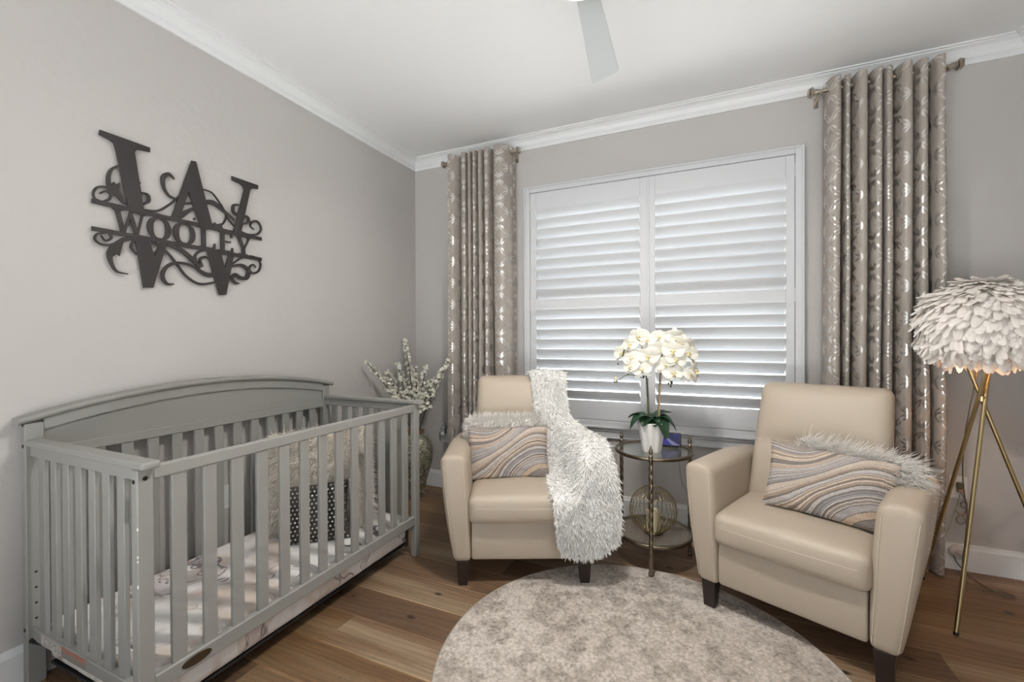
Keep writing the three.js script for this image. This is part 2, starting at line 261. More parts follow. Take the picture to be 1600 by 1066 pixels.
// ---------------------------------------------------------------- monogram sign on the crib wall
{
  const S = {"big_letter":[[[13,617],[186,614],[186,595],[145,590],[135,585],[130,572],[162,329],[107,326],[89,415],[65,555],[58,582],[43,590],[11,597]],[[354,620],[374,623],[450,322],[390,323],[373,367],[340,469],[301,332],[268,332]],[[546,612],[689,610],[688,590],[655,585],[643,569],[591,327],[553,328],[610,561],[603,578],[586,587],[546,592]],[[127,215],[181,212],[199,141],[222,208],[248,206],[193,3],[157,-1]],[[417,215],[486,212],[506,138],[528,212],[554,213],[512,0],[476,-3]]],"leaf":[[[51,159],[89,194],[80,150],[74,121],[66,132],[54,118],[45,136]],[[51,413],[58,423],[64,414],[76,425],[76,392],[90,359],[98,340],[72,359],[52,378]],[[448,342],[459,354],[468,346],[488,356],[498,334],[457,329]],[[277,321],[292,355],[370,410],[394,421],[354,384],[315,340]]],"bar":[[[-13,334],[708,331],[708,314],[-13,317]],[[-14,224],[707,219],[707,202],[-14,208]]],"stroke":[[[75,497,5],[51,472,9],[40,436,13],[44,397,16],[59,368,24]],[[92,344,8],[62,373,7],[35,392,7],[7,386,7],[-8,359,7],[-4,337,7],[18,330,7]],[[23,332,8],[43,349,8],[46,371,7],[30,377,7],[13,362,4]],[[154,407,7],[176,405,11],[179,380,13],[160,360,6]],[[281,508,3],[260,524,14],[237,502,18],[238,458,13],[258,427,10],[289,418,7]],[[162,336,7],[213,346,8],[256,382,8],[304,441,5]],[[315,407,7],[362,422,7]],[[403,501,4],[445,497,6],[480,462,6],[488,447,6]],[[415,444,17],[453,449,21],[497,427,16],[566,383,8]],[[488,454,6],[515,404,7],[501,360,7],[479,338,6]],[[581,475,8],[554,463,13],[554,428,15],[590,420,14],[629,421,15],[634,401,14],[604,380,6]],[[515,399,5],[551,362,6],[584,342,7],[628,331,8],[684,345,9],[705,379,9],[685,412,9],[654,404,9],[644,379,8],[664,364,5]],[[31,209,6],[1,196,7],[-5,174,7],[16,158,7],[51,165,9],[88,193,14],[127,208,16]],[[40,211,7],[47,190,7],[28,176,7],[14,194,4]],[[56,153,27],[42,125,20],[46,89,13],[65,56,8],[102,50,3]],[[128,201,6],[114,168,9],[134,137,6]],[[191,202,7],[247,169,9],[290,117,10],[328,70,10],[383,41,10],[463,57,7]],[[275,27,4],[247,26,12],[230,57,15],[246,102,13],[290,127,11],[352,123,12],[416,90,19],[477,98,19]],[[247,205,12],[306,188,20],[360,148,21],[392,121,16]],[[374,136,7],[368,175,9],[397,203,9],[424,208,7]],[[400,125,7],[389,160,9],[410,175,8],[434,165,5]],[[540,149,9],[597,161,16],[629,140,20],[621,100,20],[585,95,18],[559,109,16],[543,88,15],[558,67,14],[579,64,6]],[[542,159,6],[598,203,8],[657,218,8],[699,191,9],[688,145,9],[652,130,9],[635,152,8],[657,175,8],[673,162,5]]],"letters":[["W",52,168],["O",173,266],["O",275,369],["L",383,462],["E",474,551],["Y",560,648]]};
  const g = thing('monogram_sign', 'dark brown cut-out metal monogram with scrolls and name band on the wall above the crib', 'wall sign', [0.012, 1.45, 2.115], Math.PI / 2);
  let dep = 0.0055;
  const ext = (shape) => new THREE.ExtrudeGeometry(shape, { depth: (dep += 0.00002), bevelEnabled: true, bevelSize: 0.0006, bevelThickness: 0.0006, bevelSegments: 1, curveSegments: 8 });
  const poly = (a) => new THREE.Shape(a.map(([x, y]) => new THREE.Vector2(x / 1000, y / 1000)));
  part('big_letter', merge(S.big_letter.map((a) => ext(poly(a)))), M.sign, g);
  S.bar.forEach((a) => part('bar', ext(poly(a)), M.sign, g));
  S.leaf.forEach((a) => part('leaf', ext(poly(a)), M.sign, g));
  for (const st of S.stroke) {
    const c = new THREE.CatmullRomCurve3(st.map(([x, y, w]) => V(x, y, w)), false, 'centripetal'), n = st.length * 7, P = [];
    for (let i = 0; i <= n; i++) P.push(c.getPoint(i / n));
    const L = [], R = [];
    P.forEach((q, i) => { const a = P[Math.max(0, i - 1)], b = P[Math.min(n, i + 1)], dx = b.x - a.x, dy = b.y - a.y, l = Math.hypot(dx, dy) || 1, h = q.z / 2; L.push([q.x - dy / l * h, q.y + dx / l * h]); R.push([q.x + dy / l * h, q.y - dx / l * h]); });
    part('scroll', ext(poly(L.concat(R.reverse()))), M.sign, g);
  }
  const font = await new FontLoader().loadAsync('fonts/droid/droid_serif_bold.typeface.json');
  for (const [ch, a, b] of S.letters) {
    const shapes = font.generateShapes(ch, 100), bb = new THREE.Box2(); shapes.forEach((s) => s.getPoints(6).forEach((q) => bb.expandByPoint(q)));
    const kx = (b - a) / 1000 / (bb.max.x - bb.min.x), ky = 0.102 / (bb.max.y - bb.min.y);
    const geo = merge(shapes.map((s) => new THREE.ExtrudeGeometry(s, { depth: 1, bevelEnabled: false, curveSegments: 8 }))).translate(-bb.min.x, -bb.min.y, 0).scale(kx, ky, 0.0058).translate(a / 1000, 0.2165, 0);
    geo.computeVertexNormals();
    part('name_letter', geo, M.sign, g);
  }
  for (const [x, y] of [[0.15, 0.45], [0.37, 0.35], [0.6, 0.42], [0.2, 0.1], [0.5, 0.09]]) part('standoff', new THREE.CylinderGeometry(0.004, 0.004, 0.0125, 8).rotateX(Math.PI / 2).translate(x, y, -0.006), M.sign, g);
}

// ---------------------------------------------------------------- crib
{
  const c = thing('crib', 'grey painted wooden convertible crib with slatted sides and arched back', 'crib', [0, 0, 0]);
  const P = (n, a, ch = 0.003, parent = c) => part(n, cbAt(...a, ch), M.crib, parent);
  // x: 0.03 back .. 0.755 front; z: 0.985 far end .. 2.335 near end
  const ZN = 2.335, ZF = 0.985;
  P('post', [0.028, 0.06, 0, 0.93, ZN - 0.05, ZN]); P('post', [0.028, 0.06, 0, 0.93, ZF, ZF + 0.05]);
  P('post', [0.723, 0.755, 0, 0.85, ZN - 0.042, ZN]); P('post', [0.723, 0.755, 0, 0.85, ZF + 0.01, ZF + 0.052]);
  const arch = (z, h) => { const t = (z - 1.66) / 0.70; return h + 0.085 * (1 - t * t); };      // crest of the back
  const archBar = (x0, x1, z0, z1, yb, yt) => grid(28, 4, (u, v) => { const z = lerp(z0, z1, u), k = [[x0, yb], [x1, yb], [x1, yt], [x0, yt], [x0, yb]][Math.round(v * 4)]; return [k[0], typeof k[1] === 'function' ? k[1](z) : k[1], z]; }).toNonIndexed();
  const solid = (g) => { g.computeVertexNormals(); return g; };
  { // rounded cap following the arch
    const sec = [[0.018, 0], [0.022, -0.004], [0.066, -0.004], [0.074, 0.002], [0.077, 0.009], [0.074, 0.016], [0.066, 0.02], [0.022, 0.02], [0.018, 0.016], [0.018, 0]];
    const body = grid(36, sec.length - 1, (u, v) => { const z = lerp(ZF - 0.02, ZN + 0.018, u), k = sec[Math.round(v * (sec.length - 1))]; return [k[0], arch(z, 0.93) + k[1], z]; });
    const ends = [ZF - 0.02, ZN + 0.018].map((z, i) => { const s = new THREE.ShapeGeometry(new THREE.Shape(sec.slice(0, -1).map(([x, y]) => new THREE.Vector2(x, y + arch(z, 0.93))))); if (!i) s.scale(1, 1, 1); return s.translate(0, 0, z); });
    part('top_cap', merge([body, ...ends]), M.crib, c);
  }
  part('back_panel', solid(archBar(0.036, 0.046, ZF + 0.05, ZN - 0.05, 0.836, (z) => arch(z, 0.928))), M.crib, c);
  part('arch_rail', solid(archBar(0.034, 0.058, ZF + 0.05, ZN - 0.05, (z) => arch(z, 0.885), (z) => arch(z, 0.928))), M.crib, c);
  P('back_rail', [0.034, 0.06, 0.80, 0.838, ZF + 0.05, ZN - 0.05]); P('back_lower_rail', [0.034, 0.06, 0.135, 0.185, ZF + 0.05, ZN - 0.05]);
  const z0 = ZF + 0.052, z1 = ZN - 0.042, sw = 0.042, gap = (z1 - z0 - 13 * sw) / 14;
  for (let i = 0; i < 13; i++) { const z = z0 + gap + i * (sw + gap); P('slat', [0.04, 0.054, 0.18, 0.803, z, z + sw], 0.002); P('slat', [0.731, 0.747, 0.225, 0.815, z, z + sw], 0.002); }
  P('front_rail', [0.727, 0.753, 0.812, 0.852, z0 - 0.001, z1 + 0.001], 0.004);
  const fl = P('front_lower_rail', [0.727, 0.753, 0.178, 0.23, z0 - 0.001, z1 + 0.001], 0.004);
  { const s = new THREE.Shape(); s.absellipse(0, 0, 0.043, 0.014, 0, Math.PI * 2); part('maker_badge', new THREE.ExtrudeGeometry(s, { depth: 0.002, bevelEnabled: true, bevelSize: 0.0012, bevelThickness: 0.001, bevelSegments: 2, curveSegments: 16 }).rotateY(Math.PI / 2).translate(0.753, 0.206, 2.178), std({ color: lin(0.10, 0.075, 0.05), roughness: 0.45, metalness: 0.8, bumpMap: weave, bumpScale: 0.0004 }), fl).userData.label = 'oval bronze badge'; }
  for (const [za, zb, zc] of [[ZN - 0.036, ZN - 0.012, 1], [ZF + 0.012, ZF + 0.036, -1]]) {
    const m = (za + zb) / 2;
    part('side_cap', new RoundedBoxGeometry(0.727, 0.022, 0.05, 3, 0.008).translate(0.058 + 0.727 / 2, 0.862, m + 0.002 * zc), M.crib, c);
    P('side_rail', [0.06, 0.724, 0.812, 0.852, za, zb]);
    const sl = P('side_lower_rail', [0.06, 0.724, 0.163, 0.205, za, zb]);
    for (let i = 0; i < 7; i++) { const x = 0.06 + 0.047 + i * 0.0835; P('slat', [x, x + 0.04, 0.2, 0.815, m - 0.007, m + 0.007], 0.002); }
    if (zc > 0) {
      const lab = tex(256, 64, (u, v) => u < 0.47 ? (Math.floor(v * 9) % 2 && fbm(u * 90, Math.floor(v * 9) * 3, 4, 1) > 0.35 && u > 0.02 && u < 0.45 ? C8(120, 118, 116) : C8(205, 200, 195)) : (v > 0.55 ? (fbm(u * 60, Math.floor(v * 7) * 5, 6, 1) > 0.42 ? C8(190, 110, 90) : C8(150, 140, 128)) : C8(137, 133, 124)));
      part('warning_label', new THREE.PlaneGeometry(0.30, 0.036).translate(0.06 + 0.07 + 0.15, 0.184, zb + 0.0006), std({ map: lab, roughness: 0.6 }), sl);
    }
  }
  const screw = new THREE.CylinderGeometry(0.0065, 0.0065, 0.003, 12);
  part('bolt', screw, M.screw, c, [0.755, 0.822, ZN - 0.02], [0, 0, Math.PI / 2]); part('bolt', screw, M.screw, c, [0.738, 0.815, ZN], [Math.PI / 2, 0, 0]);
  part('bolt', screw, M.screw, c, [0.753, 0.2, ZF + 0.031], [0, 0, Math.PI / 2]); part('bolt', screw, M.screw, c, [0.044, 0.85, ZN], [Math.PI / 2, 0, 0]); part('bolt', screw, M.screw, c, [0.044, 0.20, ZN], [Math.PI / 2, 0, 0]); part('bolt', screw, M.screw, c, [0.044, 0.925, ZN], [Math.PI / 2, 0, 0]);
  for (const y of [0.40, 0.345, 0.29, 0.235]) part('peg_hole', new THREE.CylinderGeometry(0.004, 0.004, 0.001, 10), M.screw, c, [0.0605, y, ZN - 0.024], [0, 0, Math.PI / 2]);
  const chip = std({ color: lin(0.75, 0.74, 0.70), roughness: 0.7 });
  for (const [y, h] of [[0.68, 0.010], [0.60, 0.010], [0.588, 0.008], [0.515, 0.012]]) part('paint_chip', new THREE.SphereGeometry(1, 8, 6).scale(0.0016, h / 2, 0.0028), chip, c, [0.7535, y, ZN - 0.0015]);
  // mattress base
  P('mattress_base', [0.085, 0.695, 0.060, 0.072, ZF + 0.05, ZN - 0.05]).material = M.black;
  for (const z of [ZN - 0.08, ZF + 0.08]) for (const x of [0.066, 0.718]) part('hanger', cbAt(x - 0.002, x + 0.002, 0.065, 0.19, z - 0.012, z + 0.012, 0.001), M.black, c);
  part('hook', rod(V(0.066, 0.165, ZN - 0.008), V(0.16, 0.152, ZN - 0.03), 0.008, 0.003), M.black, c);
}
{ // mattress in a marbled fitted sheet
  const sheet = tex(1024, 640, (u, v) => {
    const x = u * 6.5, y = v * 3.6, wx = fbm(x * 0.7, y * 0.7, 21, 4) * 4, wy = fbm(x * 0.7 + 9, y * 0.7, 22, 4) * 4;
    const a = fbm(x * 0.6 + wx, y * 0.6 + wy, 23, 4), b = fbm(x * 0.9 + wy, y * 0.9 + wx, 24, 4);
    let c = mix3(C8(232, 228, 226), C8(214, 201, 190), smooth(0.5, 0.72, a)); c = mix3(c, C8(203, 192, 196), smooth(0.56, 0.75, b) * 0.7); c = mix3(c, C8(236, 234, 232), smooth(0.55, 0.35, a));
    const line = 1 - smooth(0, 0.016, Math.abs(a - 0.57)), ink = 1 - smooth(0, 0.02, Math.abs(b - 0.60));
    c = mix3(c, C8(150, 128, 112), line * 0.65 * smooth(0.4, 0.6, b)); c = mix3(c, C8(92, 82, 92), ink * 0.8 * smooth(0.48, 0.66, fbm(x * 0.8, y * 0.8, 27, 3)));
    return c;
  });
  const m = thing('crib_mattress', 'crib mattress in white sheet with marbled ink pattern inside the crib', 'mattress', [0.395, 0.074, 1.66]);
  const g = warp(softBox(0.632, 0.154, 1.262, 0.04, 60).translate(0, 0.077, 0), (q) => { if (q.y < 0.12) { const n = fbm(q.z * 9 + q.x * 9, q.y * 12, 32, 3) - 0.5; q.x += 0.022 * n * Math.sign(q.x); q.y += 0.012 * n * smooth(0.05, 0, q.y); } });
  // finer top for the soft folds
  const top = grid(40, 80, (u, v) => { const x = lerp(-0.28, 0.28, u), z = lerp(-0.595, 0.595, v), e = Math.min(u, 1 - u, v, 1 - v) * 2; return [x, 0.1535 + 0.006 * smooth(0, 0.3, e) + 0.006 * (fbm(x * 9 + 3, z * 9, 33, 3) - 0.4) * smooth(0, 0.2, e), z]; });
  const up = top.index.array; for (let i = 0; i < up.length; i += 3) { const t = up[i]; up[i] = up[i + 1]; up[i + 1] = t; } top.computeVertexNormals();
  const setUV = (q) => { q = triUV(q); const a = q.attributes.uv, p = q.attributes.position; for (let i = 0; i < a.count; i++) a.setXY(i, (p.getZ(i) + (p.getY(i) < 0.14 ? p.getX(i) : 0)) / 1.35 + 0.5, (p.getX(i) + (p.getY(i) - 0.15)) / 0.84 + 0.5); return q; };
  part('fitted_sheet', merge([setUV(g), setUV(top)]), std({ map: sheet, roughness: 0.85 }), m);
}

// ---------------------------------------------------------------- pillows, fur
function pillowGeo(w, h, t, seed = 1, n = 36, pinch = 0.07, crease = 0.004) {
  const face = (s) => grid(n, n, (u, v) => {
    const a = u * 2 - 1, b = v * 2 - 1, e = Math.pow(Math.max(0, (1 - a * a) * (1 - b * b)), 0.42);
    const x = a * w / 2 * (1 - pinch * (1 - b * b)), y = b * h / 2 * (1 - pinch * (1 - a * a));
    return [s * x, y, s * (t / 2 * e + crease * (fbm(a * 4 + 7, b * 4, seed + (s > 0 ? 0 : 50), 3) - 0.5) * 2 * Math.min(1, e * 3)), u, v];
  });
  return merge([face(1), face(-1)]);
}
const strand = warp(new THREE.CylinderGeometry(0.10, 0.5, 1, 3, 3, true).translate(0, 0.5, 0), (q) => { q.x += 0.35 * q.y * q.y; });
function fur(name, parent, geo, n, o, mat, seed) {   // strands growing out of a surface
  const src = new THREE.Mesh(geo, mat), r = rngOf(seed), sm = new MeshSurfaceSampler(src).setRandomGenerator(r).build();
  const im = new THREE.InstancedMesh(strand, mat, n), p = V(), nn = V(), q = new THREE.Quaternion(), q2 = new THREE.Quaternion(), m = new THREE.Matrix4(), d = V();
  const col = new THREE.Color();
  for (let i = 0; i < n; i++) {
    sm.sample(p, nn); d.copy(nn).multiplyScalar(o.out).add(V((r() - 0.5) * o.wild, (r() - 0.5) * o.wild - o.fall, (r() - 0.5) * o.wild)); if (o.comb) d.add(o.comb); d.normalize();
    q.setFromUnitVectors(V(0, 1, 0), d); q2.setFromAxisAngle(V(0, 1, 0), r() * 6.283); q.multiply(q2);
    const l = o.len * (0.65 + 0.6 * r()); m.compose(p, q, V(o.wid, l, o.wid)); im.setMatrixAt(i, m); const k = 0.9 + 0.1 * r(); im.setColorAt(i, col.setRGB(k, k * (0.985 + 0.015 * r()), k * (0.96 + 0.04 * r())));
  }
  im.name = name; im.userData.kind = 'stuff'; shade(im); parent.add(im); return im;
}
function placed(o, pos, rot) { o.position.set(...pos); o.rotation.set(rot[0] * RAD, rot[1] * RAD, rot[2] * RAD, 'YXZ'); return o; }

{ // big cream fur cushion and small dotted cushion at the far end of the crib
  const a = thing('fur_cushion', 'large cream long-haired fur cushion standing in the crib', 'cushion'); const g = pillowGeo(0.50, 0.50, 0.15, 3, 24, 0.03);
  part('cover', g, M.creamFur, a); fur('pile', a, g, 12000, { out: 0.55, wild: 0.9, fall: 0.5, len: 0.055, wid: 0.005 }, M.creamFur, 11); placed(a, [0.37, 0.485, 1.345], [-14, 38, 3]);
  const f = (u, v) => { const s = 15, x = u * s, y = v * s * 0.94, odd = Math.floor(y) % 2 ? 0.5 : 0, cx = Math.floor(x + odd) + 0.5 - odd, cy = Math.floor(y) + 0.5; return Math.hypot(x - cx, y - cy) + 0.05 * hash2(Math.floor(cx * 2), Math.floor(cy), 3); };
  const dot = tex(512, 512, (u, v) => f(u, v) < 0.24 ? C8(215, 210, 205) : mix3(C8(72, 70, 68), C8(60, 58, 56), vn(u * 200, v * 200))), met = tex(512, 512, (u, v) => f(u, v) < 0.24 ? [0, 0.25, 0.85] : [0, 0.85, 0], false);
  const b = thing('dotted_cushion', 'small charcoal cushion with silver dots leaning on the fur cushion', 'cushion');
  part('cover', pillowGeo(0.31, 0.28, 0.10, 5, 28, 0.05), std({ map: dot, roughnessMap: met, metalnessMap: met, metalness: 1, roughness: 1 }), b); placed(b, [0.475, 0.362, 1.462], [-16, 36, 4]);
}

// ---------------------------------------------------------------- armchairs
function armchair(label, pos, ang, lift) {
  const c = thing('leather_armchair', label, 'armchair', [pos[0], 0, pos[1]], ang * RAD);
  const L = (n, g) => part(n, triUV(g, 3), M.leather, c);
  // arms: leaning outwards, wider at the top
  for (const s of [-1, 1]) {
    const g = warp(softBox(0.1, 0.52, 0.68, 0.028, 22), (q) => {
      const v = clamp((q.y + 0.26) / 0.52), u = q.x / 0.1 + 0.5, zf = (q.z + 0.34) / 0.68;
      const inn = lerp(0.260, 0.283, v * v), out = lerp(0.345, 0.412, Math.pow(v, 0.85)) + 0.008 * Math.sin(v * 3);
      q.x = s * lerp(inn, out, u); q.y = 0.118 + v * 0.52 + 0.012 * (zf > 0.5 ? 0 : 0) - 0.03 * v * smooth(0.5, 0, zf) + 0.012 * v * Math.sin(Math.PI * u); q.z = -0.305 + q.z + 0.012 * Math.sin(v * 2.6);
    });
    const idx = g.index.array; if (s < 0) { for (let i = 0; i < idx.length; i += 3) { const t = idx[i]; idx[i] = idx[i + 1]; idx[i + 1] = t; } g.computeVertexNormals(); }
    const arm = L('arm', g);
    for (const [a, b] of [[0.338, 0.400], [0.268, 0.298]]) part('seam', tube([0.05, 0.25, 0.5, 0.75, 0.93].map((v) => [s * lerp(a, b, Math.pow(v, 0.9)), 0.118 + v * 0.52, 0.0335 + 0.012 * Math.sin(v * 2.6)]), 0.0013, 20, 5), M.stitch, arm);
  }
  L('base_frame', new RoundedBoxGeometry(0.516, 0.19, 0.60, 2, 0.01).translate(0, 0.217, -0.315));
  L('front_panel', warp(softBox(0.518, 0.186, 0.05, 0.012, 16).translate(0, 0.222, 0.005), (q) => { if (q.z > 0.0) q.z += 0.006 * Math.sin(clamp((q.y - 0.13) / 0.18) * Math.PI); }));
  const seat = L('seat_cushion', warp(softBox(0.545, 0.135, 0.50, 0.035, 26).translate(0, 0.382, -0.185), (q) => { const u = clamp(1 - Math.abs(q.x) / 0.2725), w = clamp((q.z + 0.435) / 0.5); if (q.y > 0.40) q.y += 0.028 * Math.sqrt(u) * Math.sin(Math.PI * clamp(0.12 + 0.8 * w)); if (q.z > 0) q.z += 0.018 * Math.sqrt(u) * Math.sin(Math.PI * clamp((q.y - 0.31) / 0.14)); }));
  part('seam', tube([-0.236, -0.18, -0.12, -0.05, 0, 0.05, 0.12, 0.18, 0.236].map((x) => [x, 0.398, 0.0655 + 0.0166 * Math.sqrt(1 - Math.abs(x) / 0.2725)]), 0.0011, 40, 5), M.stitch, seat);
  const lean = (y) => -0.345 - 0.30 * (y - 0.42) - 0.06 * Math.max(0, y - 0.7);
  L('backrest', warp(softBox(0.55, 0.615, 0.13, 0.042, 34), (q) => {   // one padded back with a seam across
    const v = q.y / 0.615 + 0.5, y = 0.37 + v * 0.615, a = Math.abs(q.x) / 0.275, front = smooth(0, 0.05, q.z);
    const edge = (1 - Math.pow(a, 6)), up = Math.sin(Math.PI * clamp((y - 0.70) / 0.30)), low = Math.sin(Math.PI * clamp((y - 0.38) / 0.33));
    const pucker = 0.003 * (fbm(q.x * 22 + 5, y * 9, 35, 2) - 0.5) * Math.exp(-Math.pow((y - 0.70) / 0.05, 2));
    q.x *= lerp(1.015, 0.955, v); q.z = lean(y) - 0.065 + q.z + front * (edge * (0.016 * up + 0.014 * low) - 0.007 * Math.exp(-Math.pow((y - 0.703) / 0.010, 2)) + pucker); q.y = y;
  }));
  L('back_shell', warp(new RoundedBoxGeometry(0.53, 0.80, 0.05, 3, 0.015).translate(0, 0.53, 0), (q) => { q.z += lean(q.y) - 0.145 + (q.y < 0.4 ? 0.10 * (0.4 - q.y) : 0); q.x *= lerp(1.0, 0.95, clamp((q.y - 0.4) / 0.5)); }));
  part('seam', tube([-0.262, -0.13, 0, 0.13, 0.262].map((x) => [x, 0.703, lean(0.703) - 0.0068]), 0.0012, 20, 5), M.stitch, c);
  const legG = (y0) => warp(new RoundedBoxGeometry(0.06, 0.125 - y0, 0.06, 2, 0.003).translate(0, (0.125 + y0) / 2, 0), (q) => { const k = lerp(0.76, 1, q.y / 0.125); q.x *= k; q.z *= k; });
  [[-0.303, 0], [0.303, 0], [-0.30, -0.58], [0.30, -0.58]].forEach(([x, z], i) => part('leg', legG(lift[i]), M.darkwood, c, [x, 0, z]).userData.label = 'dark espresso wooden leg');
  return c;
}
const RUG = 0.007;
const chairL = armchair('cream leather armchair draped with the fluffy white throw, beside the crib', [1.407, 1.029], 24.46, [0, RUG, 0, 0]);
const chairR = armchair('cream leather armchair beside the feather lamp, no throw on it', [2.538, 0.9845], -23.55, [RUG, 0, 0, 0]);

// cushions on the chairs
const wavy = tex(768, 512, (u, v) => {
  const x = u * 1.5, w = 0.30 * Math.tanh((x - 0.70 + 0.15 * Math.sin(v * 4)) * 2.6) + 0.04 * Math.sin(x * 5 + v * 2), d = v * 0.9 - w * 1.5 + 0.12 * x + 0.01 * fbm(u * 30, v * 20, 44, 2);
  const k = d * 13, band = Math.floor(k), f = k - band, h = hash2(band & 63, 7, 5), pal = [C8(150, 146, 146), C8(186, 166, 146), C8(136, 128, 124), C8(164, 158, 156), C8(178, 158, 140), C8(146, 134, 126)];
  let c = pal[Math.floor(h * 6)]; const f2 = (k * 4) % 1, h2 = hash2(Math.floor(k * 4) & 255, 3, 9);
  if (h2 > 0.62 && f2 > 0.55) c = C8(112, 102, 96); else if (h2 < 0.30 && f2 > 0.55) c = C8(205, 196, 186);
  if (f < 0.09) c = C8(104, 95, 90);
  const s = 0.9 + 0.2 * vn(u * 260, v * 180, 12); return [c[0] * s, c[1] * s, c[2] * s];
});
const wavyMat = std({ map: wavy, roughness: 0.8, bumpMap: wavy, bumpScale: 0.0006 });
const local = (chair, v) => V(...v).applyAxisAngle(V(0, 1, 0), chair.rotation.y).add(chair.position);
function onChair(chair, o, v, rot) { const q = local(chair, v); placed(o, [q.x, q.y, q.z], [rot[0], rot[1] + chair.rotation.y / RAD, rot[2]]); return o; }
function wavyCushion(label, chair, v, rot, seed) { const o = thing('wavy_cushion', label, 'cushion'); part('cover', pillowGeo(0.45, 0.285, 0.11, seed, 40, 0.045, 0.008), wavyMat, o); return onChair(chair, o, v, rot); }
function furCushion(label, chair, v, rot, w, h, opts, seed) { const o = thing('fur_cushion', label, 'cushion'), g = pillowGeo(w, h, 0.12, seed, 24, 0.03); part('cover', g, M.fur, o); fur('pile', o, g, 9000, opts, M.fur, seed + 40); return onChair(chair, o, v, rot); }
wavyCushion('grey and tan wavy-striped lumbar cushion on the chair with the throw', chairL, [-0.077, 0.593, -0.225], [-17, 0, 1], 61);
wavyCushion('grey and tan wavy-striped lumbar cushion tilted on the chair by the feather lamp', chairR, [0.092, 0.605, -0.205], [-20, 4, -3], 62);
furCushion('white fluffy fur cushion behind the wavy cushion on the chair with the throw', chairL, [-0.095, 0.605, -0.315], [-14, 0, 1], 0.43, 0.33, { out: 0.8, wild: 1.0, fall: 0.0, len: 0.042, wid: 0.0042 }, 71);
furCushion('white long-haired fur cushion behind the wavy cushion on the chair by the feather lamp', chairR, [0.145, 0.585, -0.305], [-14, -6, -5], 0.42, 0.31, { out: 0.45, wild: 0.7, fall: 0.15, len: 0.07, wid: 0.0034, comb: V(0.45, 0, 0.1) }, 72);

{ // fluffy throw over the back, seat and arm of the left chair
  const o = thing('fluffy_throw', 'shaggy white throw blanket hanging over back and arm of armchair', 'throw', [chairL.position.x, 0, chairL.position.z], chairL.rotation.y);
  const col = [
    [[0.05, 0.72, -0.66], [0.055, 0.92, -0.665], [0.06, 1.008, -0.60], [0.065, 1.0, -0.52], [0.085, 0.85, -0.455], [0.105, 0.72, -0.405], [0.12, 0.60, -0.35], [0.125, 0.50, -0.29], [0.13, 0.475, -0.15], [0.135, 0.468, 0.0], [0.14, 0.43, 0.098], [0.15, 0.35, 0.105], [0.165, 0.24, 0.08], [0.185, 0.175, 0.075]],
    [[0.13, 0.72, -0.665], [0.135, 0.92, -0.67], [0.14, 1.012, -0.60], [0.14, 1.004, -0.52], [0.155, 0.85, -0.45], [0.17, 0.73, -0.40], [0.20, 0.62, -0.34], [0.225, 0.53, -0.27], [0.235, 0.50, -0.14], [0.24, 0.492, 0.0], [0.24, 0.445, 0.098], [0.24, 0.35, 0.105], [0.245, 0.23, 0.085], [0.255, 0.16, 0.075]],
    [[0.215, 0.72, -0.665], [0.215, 0.92, -0.67], [0.215, 1.012, -0.60], [0.215, 1.002, -0.52], [0.22, 0.85, -0.455], [0.235, 0.745, -0.41], [0.26, 0.705, -0.33], [0.28, 0.685, -0.25], [0.29, 0.68, -0.13], [0.295, 0.68, 0.0], [0.305, 0.62, 0.075], [0.315, 0.46, 0.10], [0.33, 0.29, 0.10], [0.34, 0.168, 0.09]],
    [[0.285, 0.74, -0.66], [0.285, 0.92, -0.665], [0.285, 1.0, -0.60], [0.282, 0.99, -0.52], [0.287, 0.85, -0.46], [0.31, 0.745, -0.42], [0.37, 0.70, -0.34], [0.415, 0.685, -0.24], [0.435, 0.68, -0.12], [0.44, 0.66, 0.0], [0.455, 0.58, 0.05], [0.468, 0.44, 0.065], [0.475, 0.31, 0.07], [0.455, 0.225, 0.07]]];
  const cv = col.map((a) => new THREE.CatmullRomCurve3(a.map((q) => V(...q)), false, 'centripetal'));
  const at = (u, v) => new THREE.CatmullRomCurve3(cv.map((k) => k.getPoint(v)), false, 'centripetal').getPoint(u);
  const base = grid(26, 90, (u, v) => { const q = at(u, v), w = 0.010 * (fbm(u * 5, v * 12, 91, 3) - 0.5); return [q.x + w, q.y + w, q.z + w * 1.5]; });
  const two = warp(base.clone(), (q) => { q.x -= 0.002; q.y -= 0.003; q.z -= 0.004; });
  part('backing', merge([base, two]), M.throwFur, o);
  const flip = base.clone(); const id = flip.index.array; const n = base.attributes.normal; let side = 0; for (let i = 0; i < n.count; i++) side += n.getZ(i); if (side < 0) { for (let i = 0; i < id.length; i += 3) { const t = id[i]; id[i] = id[i + 1]; id[i + 1] = t; } flip.computeVertexNormals(); }
  fur('pile', o, flip, 22000, { out: 0.42, wild: 0.95, fall: 0.7, len: 0.024, wid: 0.0085 }, M.throwFur, 93);
}

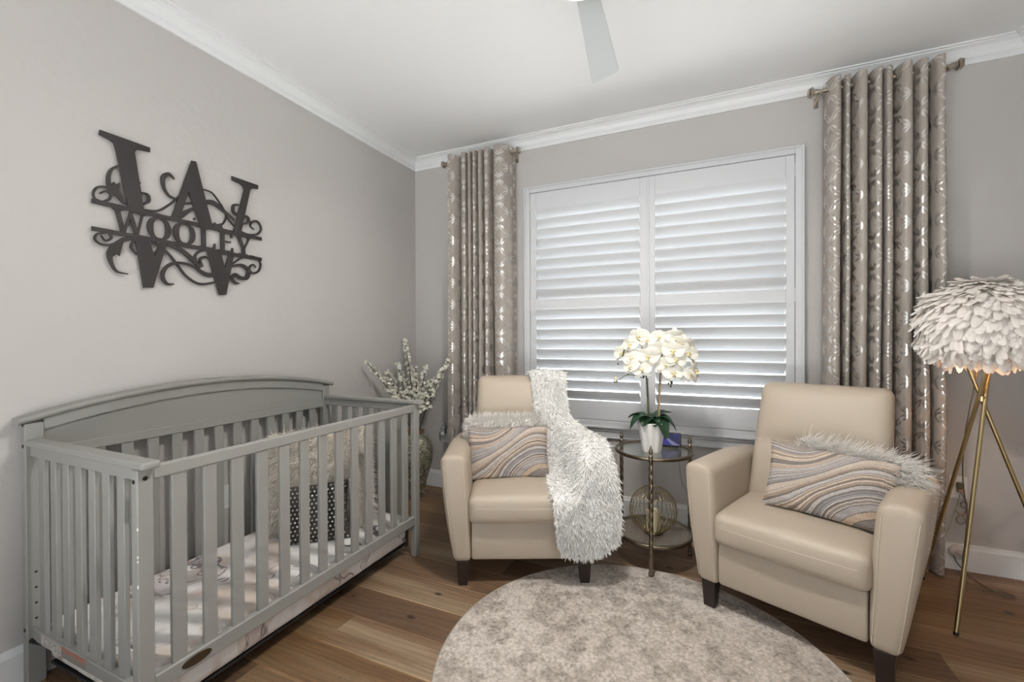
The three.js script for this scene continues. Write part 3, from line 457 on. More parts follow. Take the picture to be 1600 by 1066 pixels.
// ---------------------------------------------------------------- round rug
{
  const rugT = tex(1024, 1024, (u, v) => {
    const x = u * 1.484, y = v * 1.484, big = fbm(x * 4, y * 4, 51, 4), med = fbm(x * 18, y * 18, 52, 4), fine = fbm(x * 120, y * 120, 53, 2), thr = vn(x * 500, y * 160, 54);
    const r = Math.hypot(u - 0.5, v - 0.5) * 2, a = Math.atan2(v - 0.5, u - 0.5);
    const blot = fbm(x * 95, y * 95, 57, 3), motif = Math.sin(x * 52 + 5 * big) * Math.sin(y * 52 + 5 * med) + 0.6 * Math.sin((x + y) * 37 + 4 * med) * Math.sin((x - y) * 37);
    const border = smooth(0.012, 0.0, Math.abs(r - 0.78)) + smooth(0.008, 0.0, Math.abs(r - 0.86)) + 0.5 * smooth(0.05, 0.0, Math.abs(r - 0.82)) * (Math.sin(a * 64) > 0.3 ? 1 : 0);
    const ink = smooth(0.46, 0.62, blot * 0.55 + med * 0.30 + big * 0.20 + 0.05 * (motif > 0.3 ? 1 : 0) + 0.04 * border);
    let c = mix3(C8(204, 195, 186), C8(194, 184, 174), smooth(0.35, 0.65, big)); c = mix3(c, C8(140, 130, 121), ink * 0.36); c = mix3(c, C8(160, 149, 139), smooth(0.48, 0.66, med) * 0.55); c = mix3(c, C8(120, 111, 104), smooth(0.60, 0.74, blot * 0.6 + med * 0.4) * 0.6);
    const k = 0.86 + 0.22 * fine + 0.08 * thr; return [c[0] * k, c[1] * k, c[2] * k];
  });
  const o = thing('round_rug', 'round taupe distressed rug on the plank floor', 'rug', [2.009, 0, 1.404]);
  const R = 0.742, seg = 96, g = lathe([[0, 0.0004], [R - 0.003, 0.0004], [R - 0.001, 0.003], [R - 0.004, RUG], [R * 0.6, RUG], [0, RUG]], seg);
  const p = g.attributes.position, uv = g.attributes.uv; for (let i = 0; i < p.count; i++) uv.setXY(i, p.getX(i) / (2 * R) + 0.5, p.getZ(i) / (2 * R) + 0.5);
  part('pile', g, std({ map: rugT, roughness: 0.97, bumpMap: rugT, bumpScale: 0.002 }), o);
  part('binding', new THREE.TorusGeometry(R, 0.0035, 8, 120).rotateX(Math.PI / 2).translate(0, 0.0037, 0), std({ color: lin(0.42, 0.39, 0.34), roughness: 0.9 }), o);
}

// ---------------------------------------------------------------- curtains and rods
{
  const S = 0.165;   // repeat of the ringed leaf pattern
  const leafD = (x, y) => {   // <0 inside a leaf; rings of leaf pairs that touch at lattice nodes
    let best = 1;
    for (const cx of [0, 1]) for (const cy of [0, 1]) {
      const dx = x - cx, dy = y - cy, r = Math.hypot(dx, dy), a = Math.atan2(dy, dx), q = Math.PI / 2, k = Math.round(a / q) * q, da = Math.abs(a - k), t = da / (Math.PI / 4);
      for (const [rr, w] of [[0.5 - 0.02 * Math.sin(t * 2.6), 0.027], [0.5 - 0.135 * Math.sin(t * 2.2), 0.026]]) { const along = clamp((t - 0.10) / 0.86), half = w * 1.4 * Math.sin(Math.PI * Math.pow(along, 0.8)) ; best = Math.min(best, Math.abs(r - rr) - half * (t > 0.10 && t < 0.96 ? 1 : -1)); }
    }
    return best;
  };
  const on = (u, v) => leafD(((u + 0.5) % 1), ((v + 0.5) % 1)) < 0 ? 1 : 0;
  const N = 384, map = tex(N, N, (u, v) => on(u, v) ? C8(222, 219, 216) : mix3(C8(172, 163, 155), C8(163, 154, 146), vn(u * 120, v * 30, 6, 120, 30))), mr = tex(N, N, (u, v) => on(u, v) ? [0, 0.29, 0.95] : [0, 0.55, 0.02], false);
  const fabric = std({ map, roughnessMap: mr, metalnessMap: mr, metalness: 1, roughness: 1, side: THREE.DoubleSide });
  const curtain = (label, pts, bow, phase) => {
    const o = thing('curtain', label, 'curtain', [0, 0, 0]); pts = pts.map(([x, z]) => [x, 0.097 + (z - 0.097) * 1.22]); const full = pts.flatMap(([x, z], i) => { const q = pts[i + 1], o = [[x, z]]; if (q && Math.abs(q[1] - z) > 0.04) { const up = q[1] > z ? 1 : 0, k = up ? [[0.16, 0.55], [0.55, 0.93]] : [[0.45, 0.07], [0.84, 0.45]]; for (const [a, b] of bow > 0 ? k : k.map(([a, b]) => [b, a]).map(([a, b]) => [a, b])) o.push([lerp(x, q[0], a), lerp(z, q[1], b)]); } return o; }), c = new THREE.CatmullRomCurve3(full.map(([x, z]) => V(x, 0, z)), false, 'centripetal'), n = pts.length * 16, P = c.getSpacedPoints(n), len = c.getLength();
    const mid = (pts[0][0] + pts[pts.length - 1][0]) / 2;
    const g = grid(n, 60, (u, v) => {
      const q = P[Math.round(u * n)], y = lerp(0.014, 2.642, v), k = 1 - v, sway = 0.012 * k * (vn(u * 9 + phase, v * 3, 77) - 0.5) * 2;
      return [q.x + (q.x - mid) * 0.03 * k + sway, y, lerp(q.z, 0.092 + (q.z - 0.095) * 1.0, k) + sway * 0.6, u * len / S + phase, y / S];
    });
    part('panel', g, fabric, o);
    for (let i = 0; i + 1 < pts.length; i++) { const [x0, z0] = pts[i], [x1, z1] = pts[i + 1], t = (0.095 - z0) / (z1 - z0); if (t < 0 || t > 1) continue; part('grommet', new THREE.TorusGeometry(0.024, 0.0045, 8, 20), M.nickel, o, [lerp(x0, x1, t), 2.60, 0.095], [0, Math.atan2(-(z1 - z0), x1 - x0), 0]); }
    return o;
  };
  const rodThing = (label, x0, x1) => {
    const o = thing('curtain_rod', label, 'curtain rod', [(x0 + x1) / 2, 2.60, 0.095]), h = (x1 - x0) / 2;
    part('pole', rod(V(-h, 0, 0), V(h, 0, 0), 0.0105), M.nickel, o);
    for (const s of [-1, 1]) {
      const f = part('finial', merge([new THREE.CylinderGeometry(0.014, 0.014, 0.014, 16).rotateZ(Math.PI / 2).translate(s * (h + 0.005), 0, 0), cb(0.008, 0.03, 0.03, 0.002).clone().translate(s * (h + 0.016), 0, 0), cb(0.012, 0.046, 0.046, 0.004).clone().translate(s * (h + 0.027), 0, 0), cb(0.010, 0.04, 0.04, 0.004).clone().translate(s * (h + 0.039), 0, 0)]), M.nickel, o);
      part('bracket', merge([rod(V(s * (h - 0.012), -0.012, 0), V(s * (h - 0.012), -0.012, -0.094), 0.006), cb(0.022, 0.06, 0.004, 0.001).clone().translate(s * (h - 0.012), -0.02, -0.0935), cb(0.016, 0.012, 0.03, 0.002).clone().translate(s * (h - 0.012), -0.014, 0)]), M.nickel, o);
    }
    return o;
  };
  rodThing('short brushed metal curtain rod above the curtain nearest the crib', 0.375, 0.955);
  rodThing('short brushed metal curtain rod above the curtain behind the feather lamp', 2.815, 3.385);
  curtain('taupe grommet curtain with silver leaf rings between corner and window, behind draped armchair', [[0.425, 0.150], [0.507, 0.045], [0.562, 0.145], [0.58, 0.05], [0.604, 0.145], [0.622, 0.05], [0.645, 0.145], [0.668, 0.05], [0.694, 0.145], [0.72, 0.045], [0.75, 0.150], [0.785, 0.042], [0.845, 0.152], [0.935, 0.045]], 1, 0.1);
  curtain('taupe grommet curtain with silver leaf rings right of the window, behind feather lamp', [[2.852, 0.055], [2.897, 0.150], [2.926, 0.045], [2.944, 0.14], [2.968, 0.042], [3.011, 0.150], [3.042, 0.042], [3.08, 0.150], [3.098, 0.05], [3.117, 0.142], [3.152, 0.042], [3.197, 0.150], [3.228, 0.042], [3.26, 0.146], [3.292, 0.042], [3.329, 0.150], [3.352, 0.075]], 1, 0.45);
}

// ---------------------------------------------------------------- side table between the chairs
const TX = 1.975, TZ = 0.52;
{
  const t = thing('side_table', 'round two-tier antique brass side table with glass shelves between armchairs', 'side table', [TX, 0, TZ]);
  const glass = phys({ color: lin(0.86, 0.9, 0.88), roughness: 0.03, transmission: 1, thickness: 0, ior: 1.5 });
  const tint = phys({ color: lin(0.55, 0.50, 0.44), roughness: 0.06, transmission: 0.75, thickness: 0, ior: 1.5 });
  for (const [y, n, m] of [[0.60, 'glass_top', glass], [0.152, 'glass_shelf', tint]]) {
    part(n, new THREE.CylinderGeometry(0.194, 0.194, 0.006, 64).translate(0, y, 0), m, t);
    part('rim', lathe([[0.1945, -0.009], [0.204, -0.009], [0.206, -0.004], [0.206, 0.004], [0.204, 0.009], [0.1945, 0.009], [0.1945, 0.0035], [0.189, -0.0032], [0.189, -0.006], [0.1945, -0.009]], 64).translate(0, y, 0), M.bronze, t);
  }
  const twist = (y0, y1) => grid(24, 130, (u, v) => { const a = -u * Math.PI * 2, y = lerp(y0, y1, v), r = 0.0098 * (1 + 0.16 * Math.cos(3 * a + y * 130)); return [r * Math.cos(a), y, r * Math.sin(a)]; });
  const tw = twist(0.03, 0.592), fin = lathe([[0, 0.675], [0.003, 0.672], [0.004, 0.664], [0.010, 0.648], [0.0115, 0.638], [0.006, 0.630], [0.0065, 0.626], [0.012, 0.621], [0.012, 0.616], [0.007, 0.612], [0.011, 0.606], [0.011, 0.589], [0, 0.589]], 16);
  const ped = [[0.009, 205 / 1000, RUG], [-0.184, -0.093, 0], [0.178, -0.108, 0]];
  ped.forEach(([x, z, y0]) => {
    const leg = part('leg', tw, M.bronze, t, [x * 1.03, 0, z * 1.03]); part('finial', fin, M.bronze, leg);
    const d = 0.012; part('foot', lathe([[0, y0], [0.006, y0 + 0.0005], [0.0125, y0 + 0.008], [0.0135, y0 + 0.014], [0.0095, y0 + 0.023], [0.0115, 0.034], [0.0115, 0.038], [0, 0.040]], 16), M.bronze, leg);
  });
}

// wire globe candle holder on the lower shelf
{
  const g = thing('globe_candle_holder', 'bronze wire globe candle holder on the lower shelf of side table', 'candle holder', [TX + 0.0, 0.1555, TZ + 0.02]);
  const R = 0.124, cy = 0.125, a0 = -68 * RAD, a1 = 62 * RAD, wire = [];
  const one = tube(Array.from({ length: 13 }, (_, i) => { const a = lerp(a0, a1, i / 12); return [R * Math.cos(a), cy + R * Math.sin(a), 0]; }), 0.0017, 26, 5);
  for (let i = 0; i < 30; i++) part('wire', one, M.brass, g, null, [0, i * 12 * RAD, 0]);
  const ring = (a, r) => new THREE.TorusGeometry(R * Math.cos(a), r, 8, 48).rotateX(Math.PI / 2).translate(0, cy + R * Math.sin(a), 0);
  part('ring', ring(a1, 0.003), M.brass, g); part('ring', ring(a0, 0.0035), M.brass, g); part('base_plate', lathe([[0, 0.0], [0.05, 0.0], [0.052, 0.006], [0.048, 0.0095], [0, 0.0095]]), M.bronze, g);
  const gl = phys({ color: 0xffffff, roughness: 0.03, transmission: 1, thickness: 0 });
  part('glass_cylinder', new THREE.CylinderGeometry(0.052, 0.052, 0.15, 40, 1, true).translate(0, 0.0855, 0), gl, g);
  const c = thing('pillar_candle', 'ivory pillar candle inside the wire globe', 'candle', [TX, 0.1655, TZ + 0.02]);
  part('wax', lathe([[0, 0], [0.034, 0], [0.035, 0.002], [0.035, 0.106], [0.033, 0.11], [0.029, 0.109], [0.024, 0.105], [0, 0.104]]), phys({ color: lin(0.78, 0.68, 0.45), roughness: 0.5 }), c); part('wick', rod(V(0, 0.103, 0), V(0.001, 0.114, 0), 0.0012), M.black, c);
}

// smart display with its cable
{
  const scr = (() => { const c = document.createElement('canvas'); c.width = 256; c.height = 160; const x = c.getContext('2d'); x.fillStyle = '#1a1468'; x.fillRect(0, 0, 256, 160); x.fillStyle = '#3b2fb8'; x.beginPath(); x.moveTo(0, 160); x.lineTo(0, 60); x.quadraticCurveTo(60, 30, 140, 160); x.fill(); x.fillStyle = '#b9b4ee'; x.beginPath(); x.moveTo(20, 0); x.quadraticCurveTo(60, 60, 256, 160); x.lineTo(150, 160); x.quadraticCurveTo(60, 90, 20, 0); x.fill(); x.fillStyle = '#2620a0'; x.beginPath(); x.moveTo(256, 0); x.lineTo(256, 90); x.lineTo(150, 0); x.fill(); const t = new THREE.CanvasTexture(c); t.colorSpace = THREE.SRGBColorSpace; return t; })();
  const d = thing('smart_display', 'small charcoal smart display with purple screen behind orchid pot', 'display', [2.06, 0.604, 0.432], 8 * RAD);
  part('body', new RoundedBoxGeometry(0.112, 0.078, 0.018, 4, 0.008).rotateX(-14 * RAD).translate(0, 0.044, 0), std({ color: lin(0.06, 0.06, 0.065), roughness: 0.5 }), d);
  part('base', warp(new RoundedBoxGeometry(0.09, 0.02, 0.06, 3, 0.008).translate(0, 0.01, -0.018), (q) => q), std({ color: lin(0.12, 0.12, 0.125), roughness: 0.8 }), d);
  part('screen', new THREE.PlaneGeometry(0.096, 0.062).translate(0, 0, 0.0093).rotateX(-14 * RAD).translate(0, 0.044, 0), std({ color: 0x000000, emissive: 0xffffff, emissiveMap: scr, emissiveIntensity: 0.32, roughness: 0.15 }), d);
  single('display_cable', 'thin grey cable hanging from smart display down behind side table', 'cable', tube([[2.085, 0.612, 0.40], [2.10, 0.612, 0.34], [2.104, 0.57, 0.30], [2.09, 0.42, 0.10], [2.10, 0.30, 0.05], [2.16, 0.18, 0.04], [2.25, 0.06, 0.05], [2.34, 0.004, 0.06]], 0.002, 60, 6), std({ color: lin(0.22, 0.21, 0.20), roughness: 0.6 }));
}

// orchid in a fluted pot
{
  const o = thing('potted_orchid', 'white phalaenopsis orchid with two arching stems in a fluted white pot', 'orchid', [TX - 0.006, 0.603, TZ + 0.03]);
  const ceramic = std({ color: lin(0.80, 0.78, 0.75), roughness: 0.35 }), petalM = phys({ color: lin(0.86, 0.84, 0.76), roughness: 0.75, transmission: 0.12, thickness: 0, side: THREE.DoubleSide }), lipM = std({ color: lin(0.82, 0.70, 0.38), roughness: 0.7 }), green = std({ color: lin(0.06, 0.075, 0.03), roughness: 0.6 }), cane = std({ color: lin(0.20, 0.15, 0.075), roughness: 0.65 }), leafM = std({ color: lin(0.018, 0.055, 0.024), roughness: 0.38, side: THREE.DoubleSide });
  // pot: faceted, with broad flutes
  const ribs = (a) => 1 - 0.085 * Math.pow(Math.abs(Math.sin(a * 4)), 3) ;
  part('pot', merge([grid(96, 8, (u, v) => { const a = -u * 2 * Math.PI, r = lerp(0.049, 0.075, v) * ribs(a); return [r * Math.cos(a), v * 0.158, r * Math.sin(a)]; }), grid(96, 4, (u, v) => { const a = -u * 2 * Math.PI, r = [0.075, 0.073, 0.069, 0.066, 0.062][Math.round(v * 4)] * ribs(a); return [r * Math.cos(a), [0.158, 0.1605, 0.1605, 0.158, 0.135][Math.round(v * 4)], r * Math.sin(a)]; }), new THREE.CircleGeometry(0.045, 32).rotateX(Math.PI / 2).translate(0, 0.0005, 0)]), ceramic, o);
  part('moss', new THREE.SphereGeometry(0.055, 24, 10, 0, 6.2832, 0, 1.57).scale(1, 0.3, 1).translate(0, 0.134, 0), std({ color: lin(0.07, 0.06, 0.03), roughness: 1 }), o);
  const leaf = (len, w, droop) => grid(6, 14, (u, v) => { const x = (u - 0.5) * w * Math.pow(Math.sin(Math.PI * clamp(0.10 + 0.86 * v)), 0.7), bend = droop * v * v; return [x, 0.05 * Math.sin(v * 1.6) * (1 - v) + len * (0.35 * v - bend) + 0.5 * Math.abs(x), len * v * (1 - 0.25 * bend), u, v]; });
  for (const [yaw, len, w, dr, lift] of [[-68, 0.135, 0.12, 0.60, 0.150], [-25, 0.095, 0.09, 0.50, 0.155], [50, 0.135, 0.10, 0.85, 0.152], [90, 0.15, 0.085, 0.62, 0.155], [135, 0.13, 0.07, 0.0, 0.155], [-110, 0.15, 0.06, 0.30, 0.155], [20, 0.085, 0.075, 0.45, 0.152], [-150, 0.12, 0.06, 0.2, 0.15]]) part('leaf', leaf(len, w, dr), leafM, o, [0, lift, 0], [0, yaw * RAD, 0]);
  const P0 = o.position, rel = (x, y, z) => V(x - P0.x, y - P0.y, z - P0.z);
  // picture measurements turned into metres at the plant's own depth
  const stemL = [rel(1.955, 0.745, 0.55), rel(1.948, 0.88, 0.55), rel(1.942, 1.0, 0.55), rel(1.932, 1.12, 0.545), rel(1.90, 1.20, 0.55), rel(1.855, 1.205, 0.565), rel(1.83, 1.16, 0.58), rel(1.82, 1.12, 0.585)];
  const stemR = [rel(2.0, 0.745, 0.545), rel(2.005, 0.88, 0.54), rel(2.012, 1.02, 0.535), rel(2.03, 1.15, 0.53), rel(2.07, 1.22, 0.53), rel(2.12, 1.215, 0.535), rel(2.16, 1.15, 0.545), rel(2.185, 1.08, 0.55), rel(2.195, 1.03, 0.55)];
  part('stem', tube(stemL, 0.0035, 60, 8), green, o); part('stem', tube(stemR, 0.0035, 60, 8), cane, o);
  part('stake', rod(rel(1.957, 0.735, 0.546), rel(1.946, 1.0, 0.546), 0.0048), std({ color: lin(0.16, 0.17, 0.09), roughness: 0.7 }), o); part('stake', rod(rel(2.003, 0.735, 0.541), rel(2.018, 1.06, 0.531), 0.0052), std({ color: lin(0.42, 0.30, 0.20), roughness: 0.7 }), o);
  const petal = (w, l, cup) => grid(8, 8, (u, v) => { const b = Math.sin(Math.PI * Math.pow(clamp(0.04 + 0.93 * v), 0.8)), x = (u - 0.5) * w * Math.pow(b, 0.55); return [x, l * v, cup * (Math.abs(x) * 0.6 - 0.35 * v * v * l) + 0.05 * l * Math.sin(v * 3.1) + 0.0015 * Math.sin(u * 9), u, v]; });
  const big = petal(0.058, 0.048, 0.5), sep = petal(0.032, 0.046, 0.5), lipG = merge([new THREE.SphereGeometry(0.006, 10, 8).scale(0.9, 1.0, 1.1).translate(0, 0, 0.006), petal(0.018, 0.018, 1.2).clone().rotateX(2.4).translate(0, -0.002, 0.006), petal(0.012, 0.013, 1).clone().rotateZ(1.7).rotateX(0.8).translate(0, 0, 0.005), petal(0.012, 0.013, 1).clone().rotateZ(-1.7).rotateX(0.8).translate(0, 0, 0.005)]);
  const r = rngOf(321), toCam = V(camera.position.x - P0.x, 0, camera.position.z - P0.z).normalize();
  const spots = [[1.864, 1.183, 0.6, 0.97, -32, -5], [1.949, 1.205, 0.56, 0.95, -20, -5], [1.959, 1.12, 0.62, 1.1, 1, 6], [1.875, 1.108, 0.62, 0.96, -19, -9], [1.873, 1.064, 0.635, 0.95, -32, -11], [2.025, 1.16, 0.58, 1.11, 12, 8], [2.045, 1.076, 0.59, 1.08, -3, -8], [2.088, 1.225, 0.545, 1.05, 19, 9], [2.083, 1.151, 0.6, 1.1, 0, 1], [2.097, 1.104, 0.6, 1.05, 14, -12], [2.123, 1.191, 0.55, 1.01, 7, 12], [2.155, 1.137, 0.55, 1.09, 24, -8], [2.17, 1.184, 0.53, 0.8, 60, 10], [2.186, 1.047, 0.57, 1.09, 65, -5], [2.084, 1.033, 0.6, 1.04, 10, -13], [1.93, 1.049, 0.64, 0.98, -3, -17], [2.008, 1.222, 0.53, 0.93, 5, -9], [1.813, 1.137, 0.56, 1.03, -28, -7], [1.901, 1.226, 0.54, 1.12, -23, -5], [2.168, 1.024, 0.58, 0.96, 40, -9]];   // x, y, z, size, turn, nod
  spots.forEach(([x, y, z, sc, ya, pi], i) => {
    const b = part('blossom', lipG, lipM, o, [x - P0.x, y - P0.y, z - P0.z]);
    const q = new THREE.Quaternion().setFromEuler(new THREE.Euler((-4 + pi) * RAD, (Math.atan2(toCam.x, toCam.z) / RAD + ya) * RAD, (r() - 0.5) * 0.6, 'YXZ')); b.quaternion.copy(q); b.scale.setScalar(sc * 1.14);
    for (const s of [-1, 1]) part('petal', big, petalM, b, [0, 0.001, 0.002], [0.05, 0, s * -74 * RAD]);
    for (const a of [0, 128, -128]) part('petal', sep, petalM, b, [0, 0, -0.001], [-0.08, 0, a * RAD]);
  });
  const bud = new THREE.SphereGeometry(0.009, 12, 10).scale(0.8, 1.1, 0.8);
  for (const [x, y, z, s, m] of [[1.79, 1.0, 0.62, 1, 0], [1.783, 0.985, 0.622, 0.6, 1], [1.795, 0.985, 0.625, 0.7, 1], [1.80, 1.08, 0.615, 0.6, 1], [2.075, 0.985, 0.59, 1, 1], [2.06, 0.98, 0.59, 0.7, 1], [2.07, 0.965, 0.592, 0.6, 1], [1.93, 1.01, 0.57, 0.8, 1], [1.85, 1.03, 0.615, 0.9, 1]]) part('bud', bud, m ? green : lipM, o, [x - P0.x, y - P0.y, z - P0.z]).scale.setScalar(s);
  part('stem', tube([rel(1.93, 1.0, 0.565), rel(1.90, 1.015, 0.59), rel(1.85, 1.02, 0.61), rel(1.80, 0.99, 0.622), rel(1.783, 0.975, 0.624)], 0.0018, 24, 6), green, o); part('stem', tube([rel(2.03, 1.08, 0.55), rel(2.05, 1.03, 0.575), rel(2.068, 0.99, 0.59), rel(2.075, 0.96, 0.592)], 0.0018, 24, 6), green, o);
}

// ---------------------------------------------------------------- feather lamp
{
  const GX = 3.346, GZ = 0.454, l = thing('feather_floor_lamp', 'floor lamp with white feather shade on three crossed brass legs', 'lamp', [GX, 0, GZ]);
  for (let k = 0; k < 3; k++) {
    const a = (130 + k * 120) * RAD, d = V(Math.cos(a), 0, Math.sin(a)), t = V(-Math.sin(a), 0, Math.cos(a)).multiplyScalar(-0.0115);
    const leg = part('leg', rod(d.clone().multiplyScalar(0.28).add(t).setY(0.006), d.clone().multiplyScalar(-0.062).add(t).setY(1.165), 0.0078), M.brass, l);
    part('foot', rod(d.clone().multiplyScalar(0.281).add(t).setY(0.0), d.clone().multiplyScalar(0.2785).add(t).setY(0.012), 0.0088), M.black, leg);
  }
  part('hub', new THREE.CylinderGeometry(0.016, 0.016, 0.022, 16).translate(0, 0.95, 0), M.brass, l);
  part('shade_carrier', merge([new THREE.TorusGeometry(0.064, 0.004, 8, 40).rotateX(Math.PI / 2).translate(0, 1.163, 0), ...[0, 1, 2].map((k) => rod(V(0, 1.163, 0), V(0.064 * Math.cos(k * 2.094 + 0.5), 1.163, 0.064 * Math.sin(k * 2.094 + 0.5)), 0.003))]), M.brass, l);
  part('lamp_holder', new THREE.CylinderGeometry(0.018, 0.018, 0.07, 20).translate(0, 1.197, 0), M.plastic, l);
  const bulb = part('bulb', new THREE.SphereGeometry(0.03, 24, 16).scale(1, 1.2, 1).translate(0, 1.265, 0), std({ color: lin(0.9, 0.85, 0.75), emissive: lin(1, 0.62, 0.30), emissiveIntensity: 6 }), l);
  const pl = new THREE.PointLight(lin(1, 0.60, 0.30), 0.9, 0, 2); pl.position.set(GX, 1.265, GZ); pl.castShadow = true; pl.shadow.radius = 1.5; pl.name = 'lamp_light'; scene.add(pl);
  const cloth = phys({ color: lin(0.85, 0.78, 0.68), roughness: 0.95, side: THREE.DoubleSide });
  const CY = 1.295, RR = 0.165, HH = 0.160;
  part('shade_core', lathe(Array.from({ length: 16 }, (_, i) => { const a = lerp(-50, 90, i / 15) * RAD; return [RR * Math.cos(a), CY + HH * Math.sin(a)]; }), 48), cloth, l);
  part('shade_rim', new THREE.TorusGeometry(RR * Math.cos(50 * RAD), 0.003, 8, 48).rotateX(Math.PI / 2).translate(0, CY - HH * Math.sin(50 * RAD), 0), M.plastic, l);
  const fm = [0, 1, 2].map((k) => phys({ color: lin(0.97 - 0.02 * k, 0.92 - 0.02 * k, 0.87 - 0.02 * k), roughness: 0.95, transmission: 0.22, thickness: 0, side: THREE.DoubleSide }));
  const feather = (bend, seed) => grid(6, 10, (u, v) => { const s = u * 2 - 1, w = 0.020 * Math.pow(Math.sin(Math.PI * clamp(0.08 + 0.80 * v)), 0.55) * (1 + 0.18 * (vn(v * 16 + s * 3, seed, 5) - 0.5)), x = s * w; return [x, -bend * 0.045 * v * v - 3 * x * x + 0.002 * Math.sin(u * 7 + v * 9 + seed), 0.115 * v - 0.010 * s * s * v, u, v]; });
  const shapes = [feather(0.3, 1), feather(0.8, 2), feather(0.5, 3), feather(0.1, 4)], list = [], r = rngOf(555), cam = V(camera.position.x - GX, camera.position.y - CY, camera.position.z - GZ);
  const rows = 24;
  for (let j = 0; j < rows; j++) {
    const el = lerp(-52, 90, Math.pow(j / (rows - 1), 1.0)), ca = Math.cos(el * RAD), n = Math.max(14, Math.round(70 * ca));
    for (let i = 0; i < n; i++) {
      const a = (i + (j % 2) * 0.5 + (r() - 0.5) * 0.7) / n * Math.PI * 2, e = (el + (r() - 0.5) * 8) * RAD, p = V(RR * Math.cos(e) * Math.cos(a), CY + HH * Math.sin(e), RR * Math.cos(e) * Math.sin(a));
      const nrm = V(Math.cos(e) * Math.cos(a) / RR, Math.sin(e) / HH, Math.cos(e) * Math.sin(a) / RR).normalize(), tdown = V(Math.sin(e) * Math.cos(a) * RR, -Math.cos(e) * HH, Math.sin(e) * Math.sin(a) * RR).normalize(), round = V(-Math.sin(a), 0, Math.cos(a));
      const flat = el < -20 ? 0.75 : el > 55 ? 0.22 : 0.5;
      const dir = tdown.multiplyScalar(el < -20 ? 0.35 : 0.8).addScaledVector(nrm, flat + 0.25 * (r() - 0.3)).addScaledVector(round, (r() - 0.5) * 0.9).normalize();
      const up = nrm.clone().addScaledVector(dir, -nrm.dot(dir)).normalize(), side = up.clone().cross(dir).normalize(), m = new THREE.Matrix4().makeBasis(side, up, dir), s = (0.72 + 0.3 * r()) * (el > 60 ? 0.9 : 1);
      list.push({ p, m, s, g: shapes[Math.floor(r() * 4)], k: Math.floor(r() * 3), face: nrm.dot(cam.clone().sub(p).normalize()) });
    }
  }
  list.sort((a, b) => b.face - a.face);
  const rest = [];
  list.forEach((f, i) => {
    const mm = new THREE.Matrix4().copy(f.m).scale(V(f.s, f.s, f.s)).setPosition(f.p);
    if (i < 300) { const q = part('feather', f.g, fm[f.k], l); q.applyMatrix4(mm); } else rest.push(f.g.clone().applyMatrix4(mm));
  });
  part('feathers', merge(rest), fm[1], l).userData.kind = 'stuff';
  // cord, foot switch and plug belong to the lamp
  const cordM = std({ color: lin(0.16, 0.12, 0.08), roughness: 0.6 });
  const L = (x, y, z) => [x - GX, y, z - GZ];
  part('cord', tube([L(3.346, 1.17, 0.454), L(3.335, 1.05, 0.44), L(3.33, 0.9, 0.40), L(3.35, 0.7, 0.30), L(3.39, 0.5, 0.20), L(3.43, 0.33, 0.14), L(3.425, 0.18, 0.13), L(3.41, 0.08, 0.15), L(3.42, 0.012, 0.21), L(3.47, 0.006, 0.22), L(3.53, 0.006, 0.20), L(3.56, 0.006, 0.235), L(3.52, 0.006, 0.245), L(3.48, 0.006, 0.17), L(3.46, 0.012, 0.09), L(3.43, 0.05, 0.045), L(3.42, 0.085, 0.038)], 0.0028, 140, 6), cordM, l);
}

// ---------------------------------------------------------------- outlets, plugs and small wiring
function outlet(label, pos, rotY, w = 0.074, h = 0.118) {
  const o = thing('wall_outlet', label, 'outlet', pos, rotY);
  part('plate', new RoundedBoxGeometry(w, h, 0.006, 2, 0.002).translate(0, 0, 0.003), M.plastic, o);
  for (const y of [0.02, -0.02]) { const s = part('socket', cb(0.034, 0.028, 0.003, 0.001).clone().translate(0, y, 0.0068), M.plastic, o); for (const x of [-0.006, 0.006]) part('slot', cb(0.002, 0.008, 0.001, 0.0003).clone().translate(x, y + 0.003, 0.0083), M.black, s); }
  return o;
}
outlet('white wall outlet with plugs behind the feather lamp legs', [3.45, 0.432, 0], 0);
outlet('white wall outlet under the plug-in night light', [0.287, 0.43, 0], 0);
outlet('white wall outlet seen through the crib slats', [0, 0.42, 1.58], Math.PI / 2);
{
  const n = thing('plug_in_night_light', 'grey plug-in freshener on the outlet near the floor vase', 'night light', [0.287, 0.455, 0.0085]);
  const gm = std({ color: lin(0.36, 0.38, 0.40), roughness: 0.4 });
  part('body', new RoundedBoxGeometry(0.046, 0.062, 0.034, 3, 0.01).translate(0, 0.022, 0.017), gm, n); part('bottle', lathe([[0, -0.002], [0.016, 0], [0.018, 0.01], [0.016, 0.03], [0, 0.032]], 20).translate(0, -0.022, 0.026), M.plastic, n); part('top', new RoundedBoxGeometry(0.034, 0.03, 0.024, 3, 0.008).translate(0, 0.064, 0.014), gm, n);
}
